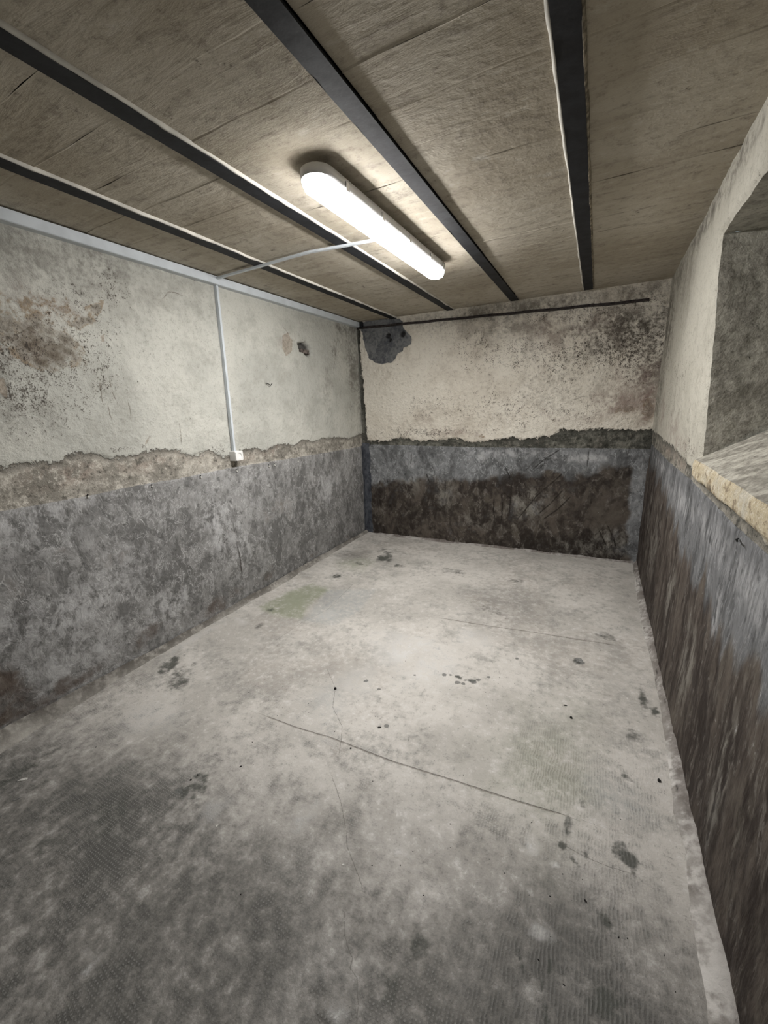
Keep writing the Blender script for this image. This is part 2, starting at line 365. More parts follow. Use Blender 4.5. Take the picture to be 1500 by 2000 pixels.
M_greychip = plain('grey_mortar_chip', (0.20, 0.20, 0.19), 0.85, 0.2, 0.2, 80)
M_house = plain('lamp_housing_grey', (0.62, 0.62, 0.62), 0.4, 0.4, 0.02, 20)
M_metal = plain('galvanised_clip', (0.5, 0.5, 0.5), 0.35, 0.5, 0.05, 20, 0.8)
def cove_material(name, a, b, dark, pale):
    m = begin(name); v = coords(); n2 = noise(v, 7.0, 7, 0.65); n3 = noise(v, 30.0, 6, 0.6); n5 = noise(v, 3.0, 4, 0.6)
    c = mix(n2.r(0.38, 0.6), a, b); c = mix(n3.r(0.52, 0.68) * 0.5, c, dark)
    c = mix(attr('up') * (n2 * 0.6 + n3 * 0.4).r(0.34, 0.52), c, dark)
    c = mix((n5 * 0.5 + n3 * 0.3 + n2 * 0.2).r(0.46, 0.58) * (1.0 - attr('up') * 0.6), c, pale)
    return finish(m, c, (n2 - 0.5) * 0.008 + (n3 - 0.5) * 0.006, 1.0, 0.8, 0.25)
M_cove_l = cove_material('mortar_cove_left', (0.36, 0.345, 0.31), (0.27, 0.26, 0.235), (0.10, 0.09, 0.078), (0.47, 0.45, 0.41))
M_cove_r = cove_material('mortar_cove_right', (0.33, 0.315, 0.29), (0.22, 0.205, 0.185), (0.12, 0.10, 0.09), (0.62, 0.60, 0.57))

# ------------------------------------------------------------------ floor
ST = 0.008
u, v = uv_grid(XL - 0.10, 0.60, YF, 4.46, ST)
fl = lambda p: conv(on_floor, p)
P = on_floor
dark = np.zeros_like(u)
for (px, py, ru, rv, rot, k) in [(755, 1088, .13, .22, .3, .75), (745, 1075, .06, .10, 0, .5), (335, 1297, .07, .10, .4, 1.0), (322, 1303, .04, .05, 0, .6), (350, 1320, .12, .22, .6, .42),
        (390, 1535, .05, .12, .7, .75), (365, 1547, .03, .05, .5, .9), (1230, 1680, .035, .085, .65, .85), (1205, 1660, .03, .035, 0, .6), (1098, 1652, .022, .03, .4, .95), (1110, 1610, .025, .05, 0, .55), (1145, 1670, .02, .025, 0, .8), (1120, 1680, .012, .03, .9, .8),
        (1185, 1802, .035, .03, 0, .75), (1190, 1950, .06, .05, 0, .75), (1178, 1975, .05, .03, 0, .5), (1075, 1885, .006, .03, 0, 1.), (1058, 1930, .006, .03, .2, .9), (1066, 1985, .014, .05, .15, .8), (1015, 1870, .005, .05, .5, .8), (1137, 1575, .022, .04, 0, .6), (1225, 1520, .03, .03, 0, .5),
        (895, 1322, .03, .02, 0, .9), (920, 1330, .05, .02, .2, .9), (1128, 1290, .035, .055, 0, .75), (505, 1222, .05, .08, .3, .6), (530, 1190, .05, .05, 0, .5), (700, 1100, .08, .06, 0, .5), (660, 1125, .07, .09, 0, .5), (880, 1115, .25, .08, .05, .42), (1010, 1135, .22, .06, .05, .42),
        (960, 1190, .16, .10, 0, .38), (1180, 1240, .12, .08, 0, .5), (1255, 1360, .03, .2, 0, .5), (1280, 1390, .03, .05, 0, .7), (830, 1680, .04, .04, 0, .3), (820, 1850, .04, .05, 0, .4), (760, 1930, .04, .06, 0, .4), (1240, 1430, .06, .10, 0, .32),
        (20, 1520, .06, .3, 0, .5), (200, 1600, .1, .15, .5, .4), (100, 1640, .12, .1, 0, .4), (600, 1075, .12, .06, .1, .3), (780, 1105, .1, .06, 0, .4)]:
    dark = np.maximum(dark, k * blob(u, v, P(px, py), ru, rv, rot, 0.8, 11, 0.5))
falloff_wear = 0.95 * sst(1.45 - v + 0.10 * u, 0.0, 0.9) + 0.40 * blob(u, v, (-1.5, .45), 1.1, .8, .2, 1, 5) + 0.45 * blob(u, v, P(640, 1160), .35, .3, 0, 1, 6) + 0.45 * blob(u, v, (0.1, 1.0), .5, .6, 0, 1, 7)  # foreground light falloff put into the floor colour, plus darker patches
falloff_wear = falloff_wear + 0.35 * blob(u, v, P(980, 1180), .5, .5, 0, 1, 9) + 0.5 * blob(u, v, P(690, 1085), .35, .3, 0, 1, 10)
pale = np.zeros_like(u)
for (px, py, ru, rv, k) in [(800, 1270, .35, .38, .75), (830, 1320, .25, .14, .6), (785, 1665, .05, .022, 1.0), (630, 1380, .25, .25, .35), (640, 1440, .1, .1, .4), (660, 1980, .03, .03, 1.0), (180, 1885, .015, .05, 1.0), (170, 1862, .05, .012, .9), (1040, 1650, .03, .05, .8), (1085, 1690, .02, .012, .9),
        (1052, 1815, .05, .035, .7), (640, 1200, .12, .12, .5), (470, 1215, .10, .06, .5), (700, 1330, .2, .2, .4), (930, 1250, .2, .2, .4), (300, 1400, .25, .2, .3), (380, 1250, .06, .4, .3), (870, 1065, .05, .02, .9), (1090, 1098, .08, .02, .9), (420, 1580, .08, .08, .4), (590, 1600, .07, .1, .45)]:
    pale = np.maximum(pale, k * blob(u, v, P(px, py), ru, rv, 0, .9, 21, .5))
green = np.maximum(0.95 * sst(poly_sdf(u, v, fl([(505, 1188), (560, 1158), (610, 1140), (645, 1150), (600, 1185), (590, 1208), (545, 1205)])), -.03, .03), 0.5 * blob(u, v, (-.1, 1.55), .35, .5, 0, 1, 31))
green = np.maximum(green, .7 * blob(u, v, P(690, 1100), .3, .3, 0, 1, 33)); green = np.maximum(green, .22 * blob(u, v, P(1110, 1420), .25, .5, 0, 1, 34))
blue = 0.8 * sst(poly_sdf(u, v, fl([(592, 1212), (640, 1152), (735, 1150), (700, 1195), (650, 1222)])), -.03, .03) + .6 * blob(u, v, P(1200, 1560), .18, .16, 0, 1, 35)
joint = line_field(u, v, [fl([(525, 1402), (580, 1422), (640, 1440), (770, 1490), (900, 1530), (1000, 1562), (1092, 1590)]), fl([(860, 1207), (960, 1222), (1080, 1240), (1190, 1258)])])
crack = line_field(u, v, [fl([(650, 1522), (664, 1560), (672, 1600), (680, 1660), (692, 1690), (706, 1727)]), fl([(640, 1310), (655, 1345), (650, 1380), (668, 1420), (666, 1450), (663, 1470)]), fl([(672, 1785), (674, 1830), (688, 1870), (684, 1890), (697, 1910), (699, 1960), (696, 2010)]),
        fl([(1100, 1650), (1140, 1672), (1180, 1690), (1220, 1702)]), fl([(690, 1140), (640, 1190), (590, 1215), (540, 1250)])])
chips = np.full_like(u, -9.0)
for (px, py, r) in [(868, 1318, .014), (880, 1318, .01), (893, 1333, .016), (905, 1335, .012), (925, 1332, .018), (935, 1328, .012), (955, 1322, .01), (1130, 1288, .022), (1136, 1293, .018), (715, 1330, .012), (740, 1347, .01), (755, 1420, .012), (810, 1319, .008), (1010, 1285, .012), (350, 1545, .014), (364, 1540, .01)]:
    c = P(px, py); chips = np.maximum(chips, r - np.hypot(u - c[0], v - c[1]))
weave = sst(1.75 - v, 0.0, .6) * sst(0.05 - u, 0, .4); ribs = sst(u + .35, 0, .25) * sst(2.1 - v, 0, .5)
zz = 0.005 * fbm(u, v, 1.3, 3, 41) + 0.003 * fbm(u, v, 6, 3, 42)
zz -= .010 * blob(u, v, P(335, 1297), .07, .09, .4, .9) + .006 * blob(u, v, P(755, 1088), .1, .15, .3, .9, 43)
zz += 0.02 * sst(XL + .30 - u, 0, .3)
floor = grid_mesh('floor', [(np.stack([u, v, zz], -1), dict(dark=dark, falloff_wear=falloff_wear, pale=pale, green=green, blue=blue, joint=joint, crack=crack, chips=chips, weave=weave, ribs=ribs, **base_noise(u, v, 700)))], M_floor)
tag(floor, kind='structure')

# ------------------------------------------------------------------ left wall
u, v = uv_grid(YF, 4.262, -0.02, 2.60, ST)
L = on_left; lf = lambda p: conv(on_left, p)
zb = curve(u, lf([(0, 915), (60, 902), (125, 905), (128, 892), (185, 884), (215, 895), (270, 888), (320, 880), (350, 880), (372, 890), (410, 880), (440, 895), (480, 880), (500, 876), (520, 882), (545, 868), (575, 872), (590, 860), (612, 862), (640, 855), (680, 856), (708, 848)]) + [(-1.0, 1.36), (4.3, 1.27)])
zs = curve(u, lf([(0, 1000), (100, 982), (180, 967), (270, 948), (350, 935), (460, 912), (560, 897), (708, 872)]) + [(-1.0, 1.155)])
edge = v - zb; skirt = zs - v
def acc(u, v, conv_f, items, seed, amp=.4, soft=.9):
    o = np.zeros_like(u)
    for (px, py, ru, rv, rot, k) in items: o = np.maximum(o, k * blob(u, v, conv_f(px, py), ru, rv, rot, soft, seed, amp))
    return o
brown = acc(u, v, L, [(60, 640, .30, .24, -.3, .85), (20, 650, .18, .18, 0, 1.0), (110, 690, .22, .12, .5, .85), (120, 620, .20, .12, .2, .55), (185, 605, .13, .05, .7, .85), (160, 630, .14, .05, .4, .8), (0, 600, .2, .2, 0, .7), (80, 590, .3, .2, 0, .45)], 51)
red = acc(u, v, L, [(90, 600, .25, .16, 0, .45), (40, 660, .2, .16, 0, .4), (550, 670, .10, .07, 0, .4), (540, 880, .2, .06, 0, .8), (480, 900, .2, .05, 0, .4)], 52)
grime_shade = acc(u, v, L, [(180, 510, .28, .14, .3, .65), (210, 500, .12, .12, 0, .5), (60, 500, .5, .25, 0, .45), (0, 700, .35, .5, 0, .4), (250, 560, .9, .5, 0, .18), (680, 640, .45, .16, 0, .75), (690, 720, .25, .6, 0, .7), (704, 760, .14, .7, 0, .7), (655, 680, .05, .12, 0, .5), (640, 760, .12, .5, 0, .35), (600, 600, .5, .06, 0, .5), (450, 540, .5, .08, 0, .35), (235, 500, .5, .07, 0, .4), (110, 480, .5, .10, 0, .45)], 53, .5)
speck = acc(u, v, L, [(60, 700, .5, .28, 0, .62), (150, 640, .3, .3, 0, .5), (30, 760, .22, .22, 0, .75), (180, 720, .25, .25, 0, .48), (170, 730, .15, .08, .3, .5), (220, 560, .14, .14, 0, .45), (650, 690, .06, .12, 0, .5), (690, 800, .08, .25, 0, .42), (280, 870, .05, .05, 0, .7), (230, 878, .15, .02, 0, .6), (430, 878, .16, .05, 0, .55), (480, 872, .08, .05, 0, .5), (100, 800, .5, .2, 0, .25)], 54) + .10
chip = np.full_like(u, -9.0)
for pts in [[(553, 655), (562, 650), (572, 665), (571, 685), (560, 696), (553, 680)], [(0, 742), (8, 740), (16, 760), (12, 775), (2, 765)], [(283, 866), (292, 850), (296, 852), (288, 872)], [(196, 655), (206, 650), (210, 668), (200, 672)]]: chip = np.maximum(chip, poly_sdf(u, v, lf(pts)))
holep = poly_sdf(u, v, lf([(583, 670), (597, 667), (606, 676), (610, 684), (609, 694), (603, 697), (595, 690), (586, 687)]))
efl = acc(u, v, L, [(430, 1030, .16, .28, 0, .95), (470, 1060, .14, .25, .2, .9), (330, 1190, .25, .2, 0, .85), (120, 1200, .5, .22, .1, .75), (60, 1010, .5, .06, .1, .8), (160, 1280, .4, .2, .2, .7), (640, 950, .25, .3, 0, .6), (620, 1020, .2, .15, 0, .4), (250, 1130, .4, .3, 0, .4), (90, 1030, .3, .2, 0, .5)], 55)
rust = acc(u, v, L, [(290, 1245, .22, .10, .2, .95), (430, 1180, .35, .14, .15, .85), (520, 1130, .35, .12, .15, .7), (90, 1370, .3, .09, .2, .9), (160, 1330, .3, .08, .2, .7), (620, 1080, .35, .08, .12, .6), (680, 1050, .3, .06, .1, .6), (0, 1400, .3, .15, .2, .8)], 56)
damp = acc(u, v, L, [(250, 1085, .3, .15, 0, .28), (540, 1000, .4, .4, 0, .3), (120, 1100, .5, .2, 0, .25), (0, 1340, .14, .25, .3, .75), (20, 1390, .2, .12, 0, .6)], 57)
warm = acc(u, v, L, [(120, 930, .25, .1, 0, .9), (540, 880, .22, .08, 0, 1.0), (300, 905, .5, .08, 0, .5), (470, 895, .3, .06, 0, .7)], 58)
slate = sst(u, 4.19, 4.235) * sst(1.14 - v, 0, .03) * .9
d = 0.008 * fbm(u, v, 1.1, 3, 61) + 0.004 * fbm(u, v, 7, 3, 62) + 0.002 * fbm(u, v, 26, 2, 63)
d += 0.006 * sst(edge + .01 * fbm(u, v, 20, 3, 64), -.006, .006) + 0.010 * sst(skirt, -.006, .006) - 0.012 * sst(skirt, .55, 1.15)
d += (1 - sst(edge, -.01, .01)) * (1 - sst(skirt, -.01, .01)) * .006 * fbm(u, v, 30, 3, 66)
d -= 0.003 * sst(chip, -.004, .004) + 0.075 * sst(holep + .01 * fbm(u, v, 25, 3, 65), -.004, .010)
wall_left = grid_mesh('wall_left', [(np.stack([XL + d - .012, u, v], -1), dict(edge=edge, skirt=skirt, brown=brown, red=red, grime_shade=grime_shade, speck=speck, chip=chip, conc=np.full_like(u, -9.), hole=holep, efl=efl, rust=rust, damp=damp, barewarm=warm, slate=slate, scr=0 * u, scratch=line_field(u, v, [lf(q) for q in [[(195, 742), (199, 765), (201, 786)], [(216, 745), (220, 765), (229, 785)], [(213, 795), (218, 815)], [(253, 788), (257, 810)], [(322, 580), (330, 570), (343, 571), (352, 575)], [(352, 828), (356, 862)], [(100, 660), (60, 640), (30, 655), (0, 640)], [(660, 660), (656, 690), (652, 720)], [(663, 665), (667, 672), (662, 690)], [(555, 640), (566, 655)], [(168, 950), (120, 965), (60, 972)], [(330, 905), (380, 900), (430, 893)], [(453, 1035), (462, 1060), (470, 1090), (473, 1115)], [(252, 1100), (262, 1090)], [(440, 1058), (446, 1050)]]]), **base_noise(u, v, 300)))], M_left)
tag(wall_left, kind='structure')

# ------------------------------------------------------------------ back wall
u, v = uv_grid(-0.02, BW + 0.03, -0.02, 2.60, ST)
B = on_back; bf = lambda p: conv(on_back, p)
def z5(p): return [(680 + x / 2.344, 560 + y / 2.344) for x, y in p]
zb = curve(u, bf(z5([(60, 712), (110, 705), (170, 708), (250, 690), (330, 708), (430, 700), (500, 690), (560, 712), (600, 705), (680, 700), (760, 690), (800, 700), (880, 690), (940, 680), (975, 650), (1050, 660), (1120, 650), (1200, 655), (1300, 657), (1390, 655)])))
edge = np.minimum(v - zb, u - curve(v, [(z, uu) for uu, z in bf(z5([(85, 700), (80, 600), (70, 500), (66, 430), (60, 380), (50, 200)]))]))
zs = curve(u, bf(z5([(80, 722), (700, 737), (1380, 742)])) + [(-1, 1.17), (4, 1.16)])
skirt = zs - v
conc = poly_sdf(u, v, bf([(706, 641), (708, 662), (716, 682), (719, 700), (733, 709), (746, 711), (764, 709), (772, 700), (776, 690), (786, 686), (788, 678), (803, 672), (803, 658), (794, 648), (786, 638), (740, 637)]))
conc = np.maximum(conc, poly_sdf(u, v, bf([(704, 633), (716, 628), (735, 624), (780, 622), (786, 628), (787, 640), (704, 648)])))
holes = np.full_like(u, -9.0)
for (px, py, r) in [(756, 655, .030), (760, 663, .022), (784.5, 651.5, .034)]:
    c = B(px, py); holes = np.maximum(holes, r - np.hypot(u - c[0], v - c[1]))
grime_shade = acc(u, v, B, [(1240, 640, .5, .28, 0, .95), (1150, 650, .8, .30, 0, .75), (1000, 640, .8, .2, 0, .5), (1270, 700, .25, .4, 0, .8), (860, 640, .5, .12, 0, .35), (1000, 605, 1.7, .14, 0, .7), (1100, 760, .6, .3, 0, .3), (1250, 570, .3, .12, 0, .6)], 71, .5)  # dirt plus the shade towards the ceiling, painted into the colour
red = acc(u, v, B, [(1200, 790, .35, .2, 0, .75), (1262, 790, .12, .3, 0, .9), (1065, 810, .08, .08, 0, .7), (1130, 815, .25, .1, 0, .5), (880, 845, .4, .06, 0, .5), (940, 850, .1, .05, 0, .7), (1240, 740, .3, .3, 0, .6), (830, 820, .2, .1, 0, .3), (1100, 640, .6, .3, 0, .35)], 72)
brown = acc(u, v, B, [(940, 852, .08, .06, 0, .6), (1265, 800, .08, .15, 0, .5), (1225, 800, .15, .06, 0, .4)], 73)
speck = acc(u, v, B, [(1230, 680, .45, .4, 0, .85), (1100, 690, .7, .35, 0, .6), (820, 845, .8, .09, 0, .75), (950, 690, .6, .3, 0, .42), (1000, 800, 1.2, .3, 0, .32), (830, 790, .5, .2, 0, .35), (1150, 610, .9, .12, 0, .6)], 74) + .16
dline = curve(u, bf(z5([(85, 900), (130, 885), (180, 880), (250, 862), (330, 862), (450, 852), (560, 862), (700, 850), (760, 842), (880, 830), (1000, 842), (1100, 832), (1200, 805), (1280, 795), (1340, 800), (1390, 800)])))
damp = sst(dline - v + .05 * fbm(u, v, 6, 4, 75), -.05, .13)
damp = damp * sst(curve(v, [(0.0, 2.93), (.3, 2.89), (.6, 2.86), (.9, 2.84), (1.2, 2.84)]) - u + .03 * fbm(u, v, 8, 3, 76), -.04, .06) * .9
damp = damp - .30 * blob(u, v, B(1030, 990), .35, .22, .3, 1, 77) - .30 * blob(u, v, B(870, 960), .2, .2, 0, 1, 78) - .25 * blob(u, v, B(1200, 1060), .30, .22, 0, 1, 79) - .2 * blob(u, v, B(800, 920), .15, .2, 0, 1, 80)
scr = acc(u, v, B, [(1150, 1070, .5, .12, 0, .6), (1030, 985, .4, .22, .4, .85), (870, 970, .2, .3, 0, .5), (1190, 1060, .35, .2, 0, .8), (800, 940, .2, .25, 0, .5), (960, 1020, .5, .15, 0, .4)], 81)
efl = acc(u, v, B, [(950, 895, .25, .08, 0, .7), (1130, 895, .35, .06, 0, .85), (1000, 885, .8, .05, 0, .55), (1250, 960, .06, .5, 0, .3), (800, 905, .15, .08, 0, .4)], 82)
slate = sst(.085 - u + .02 * fbm(u, v, 12, 3, 83), -.01, .02) * sst(1.17 - v, 0, .03) * .95
warm = acc(u, v, B, [(900, 850, .8, .05, 0, .5)], 84)
d = 0.010 * fbm(u, v, 1.2, 3, 85) + 0.006 * fbm(u, v, 8, 3, 86) + 0.003 * fbm(u, v, 30, 2, 87)
d += 0.012 * sst(edge + .015 * fbm(u, v, 22, 3, 88), -.005, .008) * (1 - sst(conc, -.006, .006)) + 0.004 * sst(skirt, -.006, .006) - .008
d -= 0.07 * sst(holes, -.004, .012) + .004 * sst(conc, -.006, .006)
d += (1 - sst(edge, -.01, .01)) * (1 - sst(skirt, -.01, .01)) * .008 * fbm(u, v, 34, 3, 89)
PP = np.stack([CL[0] + BT[0] * u + BN[0] * d, CL[1] + BT[1] * u + BN[1] * d, v], -1)
wall_back = grid_mesh('wall_back', [(PP, dict(edge=edge, skirt=skirt, brown=brown, red=red, grime_shade=grime_shade, speck=speck, chip=np.full_like(u, -9.), conc=conc, hole=holes, efl=efl, rust=0 * u, damp=damp, barewarm=warm, slate=slate, scr=scr, scratch=line_field(u, v, [bf(z5(q)) for q in [[(720, 830), (735, 860), (748, 920), (740, 1000)], [(702, 950), (706, 1010), (700, 1085)], [(668, 975), (665, 1020), (670, 1060)], [(715, 945), (745, 965), (738, 1030)], [(145, 890), (140, 950), (150, 1010)], [(178, 885), (192, 950), (190, 1010)], [(820, 832), (860, 795), (905, 765)], [(850, 832), (900, 790), (960, 752)], [(880, 828), (915, 790)], [(990, 850), (860, 960), (780, 1060)], [(1010, 900), (930, 990), (860, 1050)], [(1050, 930), (960, 1020), (900, 1060)], [(1190, 1100), (1215, 1150), (1230, 1210)], [(1150, 1120), (1180, 1180)], [(1100, 760), (1095, 820)], [(440, 850), (445, 920), (440, 980)], [(290, 770), (285, 840), (300, 900)], [(360, 860), (380, 920)]]]), **base_noise(u, v, 400)))], M_back, flip=True)
tag(wall_back, kind='structure')

# ------------------------------------------------------------------ right wall with the deep window opening
R_ = on_right; rf = lambda p: conv(on_right, p)
WY0, WZS, WZT = 0.62, 1.275, 2.27            # near jamb, sill edge, lintel
def jamb_y(z): return 2.40 + (np.clip(z, 1.2, 2.35) - 1.27) * 0.145
def wall_x(y, z): return 0.463 - 0.045 * sst(z, 1.2, 2.5) * np.clip((4.3 - y) / 2.2, 0, 1) - 0.012 * np.clip((4.3 - y) / 2.5, 0, 1)
def right_noise(y, z):
    st = .55
    return dict(n1=.5 + .32 * fbm(y, z * .8, 2.3, 5, 501, .6), n2=.5 + .38 * fbm(y * 1.2, z * st, 9.0, 5, 511, .68), n3=.5 + .32 * fbm(y * 1.3, z * .5, 1.9, 5, 521, .6), n4=.5 + .32 * fbm(y, z, 13.0, 3, 531, .6))
def right_fields(y, z):
    zb = curve(y, [(4.4, 1.285), (4.0, 1.27), (3.4, 1.255), (3.0, 1.25), (2.7, 1.225), (2.45, 1.20), (2.2, 1.185), (2.0, 1.165), (1.8, 1.19), (1.6, 1.17), (1.35, 1.165), (1.2, 1.185), (.8, 1.17), (YF, 1.2)])
    edge = z - zb - .018 * fbm(y, z, 16, 3, 91)
    zs = curve(y, [(4.4, 1.16), (3.6, 1.15), (3.0, 1.15), (2.5, 1.155), (2.2, 1.14), (1.6, 1.13), (.5, 1.13), (YF, 1.14)])
    skirt = zs - z
    grime_shade = acc(y, z, lambda a, b: (a, b), [(4.2, 2.2, .45, .5, 0, .85), (4.3, 1.6, .3, .6, 0, .8), (3.0, 2.46, 1.8, .09, 0, .8), (3.9, 2.4, .8, .15, 0, .7), (3.6, 2.3, .5, .3, 0, .4), (2.5, 2.45, .4, .05, 0, .6)], 92, .5)
    red = acc(y, z, lambda a, b: (a, b), [(3.9, 1.45, .3, .2, 0, .7), (3.3, 1.35, .5, .15, 0, .5), (3.0, 1.3, .5, .08, 0, .5)], 93)
    brown = acc(y, z, lambda a, b: (a, b), [(2.05, 1.20, .10, .05, 0, .9), (1.95, 1.18, .08, .04, 0, .8), (2.45, 1.23, .06, .05, 0, .7), (3.9, 1.42, .12, .1, 0, .5)], 94)
    speck = acc(y, z, lambda a, b: (a, b), [(3.5, 1.7, 1.0, .5, 0, .25), (4.1, 2.0, .4, .5, 0, .5), (2.6, 1.3, .5, .08, 0, .6)], 95) + .12
    dl = curve(y, [(4.4, 1.05), (4.1, 1.02), (3.6, 1.0), (3.2, .95), (2.8, .88), (2.5, .80), (2.2, .82), (2.0, .86), (1.88, .84), (1.75, .66), (1.55, .80), (1.3, .86), (1.0, .88), (YF, .9)])
    damp = sst(dl - z + .13 * fbm(y * 2.4, z * .5, 5, 4, 96), -.10, .16) * .95
    damp = damp - .25 * acc(y, z, lambda a, b: (a, b), [(1.9, .35, .2, .3, 0, 1), (1.35, .3, .15, .3, 0, .8), (2.6, .4, .15, .3, 0, .8)], 97)
    efl = acc(y, z, lambda a, b: (a, b), [(2.7, 1.0, .7, .10, 0, .6), (2.0, 1.02, .5, .10, 0, .5), (1.5, .99, .4, .10, 0, .6), (1.75, .70, .05, .25, 0, .9), (3.6, 1.08, .6, .06, 0, .7), (1.6, .45, .05, .3, 0, .6)], 98)
    scr = acc(y, z, lambda a, b: (a, b), [(2.0, .4, .15, .35, 0, .8), (2.6, .5, .12, .35, 0, .6), (1.4, .4, .1, .4, 0, .6), (3.4, .5, .3, .4, 0, .5), (3.8, .6, .2, .4, 0, .5)], 99)
    warm = acc(y, z, lambda a, b: (a, b), [(3.2, 1.2, .8, .06, 0, .6)], 100)
    d = 0.008 * fbm(y, z, 1.3, 3, 101) + 0.005 * fbm(y, z, 8, 3, 102) + .002 * fbm(y, z, 28, 2, 103)
    d += .008 * sst(edge, -.006, .006) + .004 * sst(skirt, -.006, .006) - .010
    return d, dict(edge=edge, skirt=skirt, brown=brown, red=red, grime_shade=grime_shade, speck=speck, chip=np.full_like(y, -9.), conc=np.full_like(y, -9.), hole=np.full_like(y, -9.), efl=efl, rust=0 * y, damp=damp, barewarm=warm, slate=0 * y, scr=scr, scratch=0 * y + 9, ochre=sst(np.minimum(jamb_y(z) - y, y - WY0), -.02, .03) * sst(z, 1.15, 1.19) * (z <= WZS + 1e-6), **right_noise(y, z))
patches = []
def ruled(y0f, y1f, z0, z1, step):
    nz = int(round((z1 - z0) / step)) + 1; z = np.linspace(z0, z1, nz)
    a = y0f(z); b = y1f(z); nu = int(round((b.max() - a.min()) / step)) + 1
    t = np.linspace(0, 1, nu)[:, None]
    return a[None] * (1 - t) + b[None] * t, np.repeat(z[None], nu, 0)
k = lambda c: (lambda z: np.full_like(z, c))
def edge_noise(z): return .006 * fbm(z, z * 0 + 3.3, 14, 3, 104)
jf = lambda z: jamb_y(z) + edge_noise(z)
RS = 0.009
for (a, b, z0, z1) in [(jf, k(4.372), -0.02, WZS), (jf, k(4.372), WZS, WZT), (jf, k(4.372), WZT, 2.60), (k(WY0), jf, -0.02, WZS), (k(WY0), jf, WZT, 2.60), (k(YF), k(WY0), -0.02, WZS), (k(YF), k(WY0), WZS, WZT), (k(YF), k(WY0), WZT, 2.60)]:
    y, z = ruled(a, b, z0, z1, RS if a is not k(YF) else .02)
    d, at = right_fields(y, z)
    # worn arrises round the opening, and the sill front standing proud
    inside_y = np.minimum(jamb_y(z) - y, y - WY0)
    dist = np.hypot(np.maximum(-inside_y, 0), np.maximum(np.maximum(WZS - z, z - WZT), 0))
    rnd = .014 * (1 - sst(dist, 0, .022))
    proud = .022 * sst(inside_y, -.01, .02) * sst(z, 1.165, 1.20) * (z <= WZS + 1e-6)
    patches.append((np.stack([wall_x(y, z) - d - proud + rnd * (1 - .6 * (proud > .005)), y, z], -1), at))
# reveal: far jamb, near jamb, sloping sill, soffit
DEP = 0.62
def reveal(p0, p1, kind):
    """p0, p1: arrays of the opening edge and of the same edge at the window"""
    n = int(DEP / .012); t = np.linspace(0, 1, n)[None, :, None]
    return p0[:, None, :] * (1 - t) + p1[:, None, :] * t
def edge_x(y, z):
    d, _ = right_fields(y, z); inside_y = np.minimum(jamb_y(z) - y, y - WY0)
    proud = .022 * sst(inside_y, -.01, .02) * sst(z, 1.165, 1.20) * (z <= WZS + 1e-6)
    return wall_x(y, z) - d - proud + .014 * (1 - .6 * (proud > .005))
SILL_UP = 0.36
zj = np.linspace(WZS, WZT, int((WZT - WZS) / .010))
def rev_patch(y0, z0, y1, z1, axis, extra):
    p0 = np.stack([edge_x(y0, z0), y0, z0], -1); p1 = np.stack([np.full_like(y0, .46 + DEP), y1, z1], -1)
    Pq = reveal(p0, p1, axis)
    q = .006 * fbm(Pq[..., 0] + Pq[..., 1], Pq[..., 2] + Pq[..., 1] * .3, 9, 4, 110) + .003 * fbm(Pq[..., 0] + Pq[..., 1], Pq[..., 2], 30, 3, 111)
    q *= sst(np.linspace(0, 1, Pq.shape[1]), 0, .06)[None]
    Pq[..., axis] += q
    sh = Pq.shape[:2]; z_ = np.zeros(sh)
    at = dict(edge=z_ + 1, skirt=z_ - 1, brown=z_, red=z_, grime_shade=z_ + .3, speck=z_ + .2, chip=z_ - 9, conc=z_ - 9, hole=z_ - 9, efl=z_, rust=z_, damp=z_, barewarm=z_, slate=z_, scr=z_, scratch=z_ + 9)
    at.update({k_: z_ + c_ for k_, c_ in extra.items()}); at.update(right_noise(Pq[..., 0] + Pq[..., 1], Pq[..., 2] + Pq[..., 1] * .6))
    patches.append((Pq, at))
rev_patch(jf(zj), zj, jf(zj) - .02, WZS + (zj - WZS) * 1.0, 1, dict(grime_shade=.5, speck=.2, brown=.0))
rev_patch(np.full_like(zj, WY0), zj, np.full_like(zj, WY0 + .06), zj, 1, dict(grime_shade=.5))
ys = np.linspace(WY0, jf(np.array([WZS]))[0], 190)
rev_patch(ys, np.full_like(ys, WZS), ys, np.full_like(ys, WZS + SILL_UP), 2, dict(grime_shade=.7, speck=.2))
yt = np.linspace(WY0, jf(np.array([WZT]))[0], 190)
rev_patch(yt, np.full_like(yt, WZT), yt, np.full_like(yt, WZT - .02), 2, dict(grime_shade=.5))
wall_right = grid_mesh('wall_right', patches, M_right)
tag(wall_right, kind='structure')

# window at the outer end of the opening (outside the frame of the photograph)
bm = bmesh.new(); x0 = .46 + DEP - .03; zt, zb_ = WZT + .03, WZS + SILL_UP - .06; ya, yb = WY0 + .0, 2.56
for lo, hi in [((x0, ya, zb_), (x0 + .06, ya + .09, zt)), ((x0, yb - .09, zb_), (x0 + .06, yb, zt)), ((x0, ya, zb_), (x0 + .06, yb, zb_ + .10)), ((x0, ya, zt - .09), (x0 + .06, yb, zt)), ((x0, (ya + yb) / 2 - .04, zb_), (x0 + .055, (ya + yb) / 2 + .04, zt))]: box(bm, lo, hi)
win = put('window_1', bm, plain('grey_window_frame', (.34, .33, .31), .6, .3, .1)); tag(win, kind='structure')
mg = begin('dusty_glass'); bs = mg.node_tree.nodes['Principled BSDF']; gn = noise(coords(), 5, 5)
finish(mg, mix(gn.r(.3, .7), (.55, .60, .58), (.75, .78, .76)), None, .01, gn.r(.3, .7, .35, .6), .5); bs.inputs['Transmission Weight'].default_value = .85
bm = bmesh.new(); box(bm, (x0 + .025, ya + .05, zb_ + .05), (x0 + .031, yb - .05, zt - .05)); put('pane', bm, mg, win)

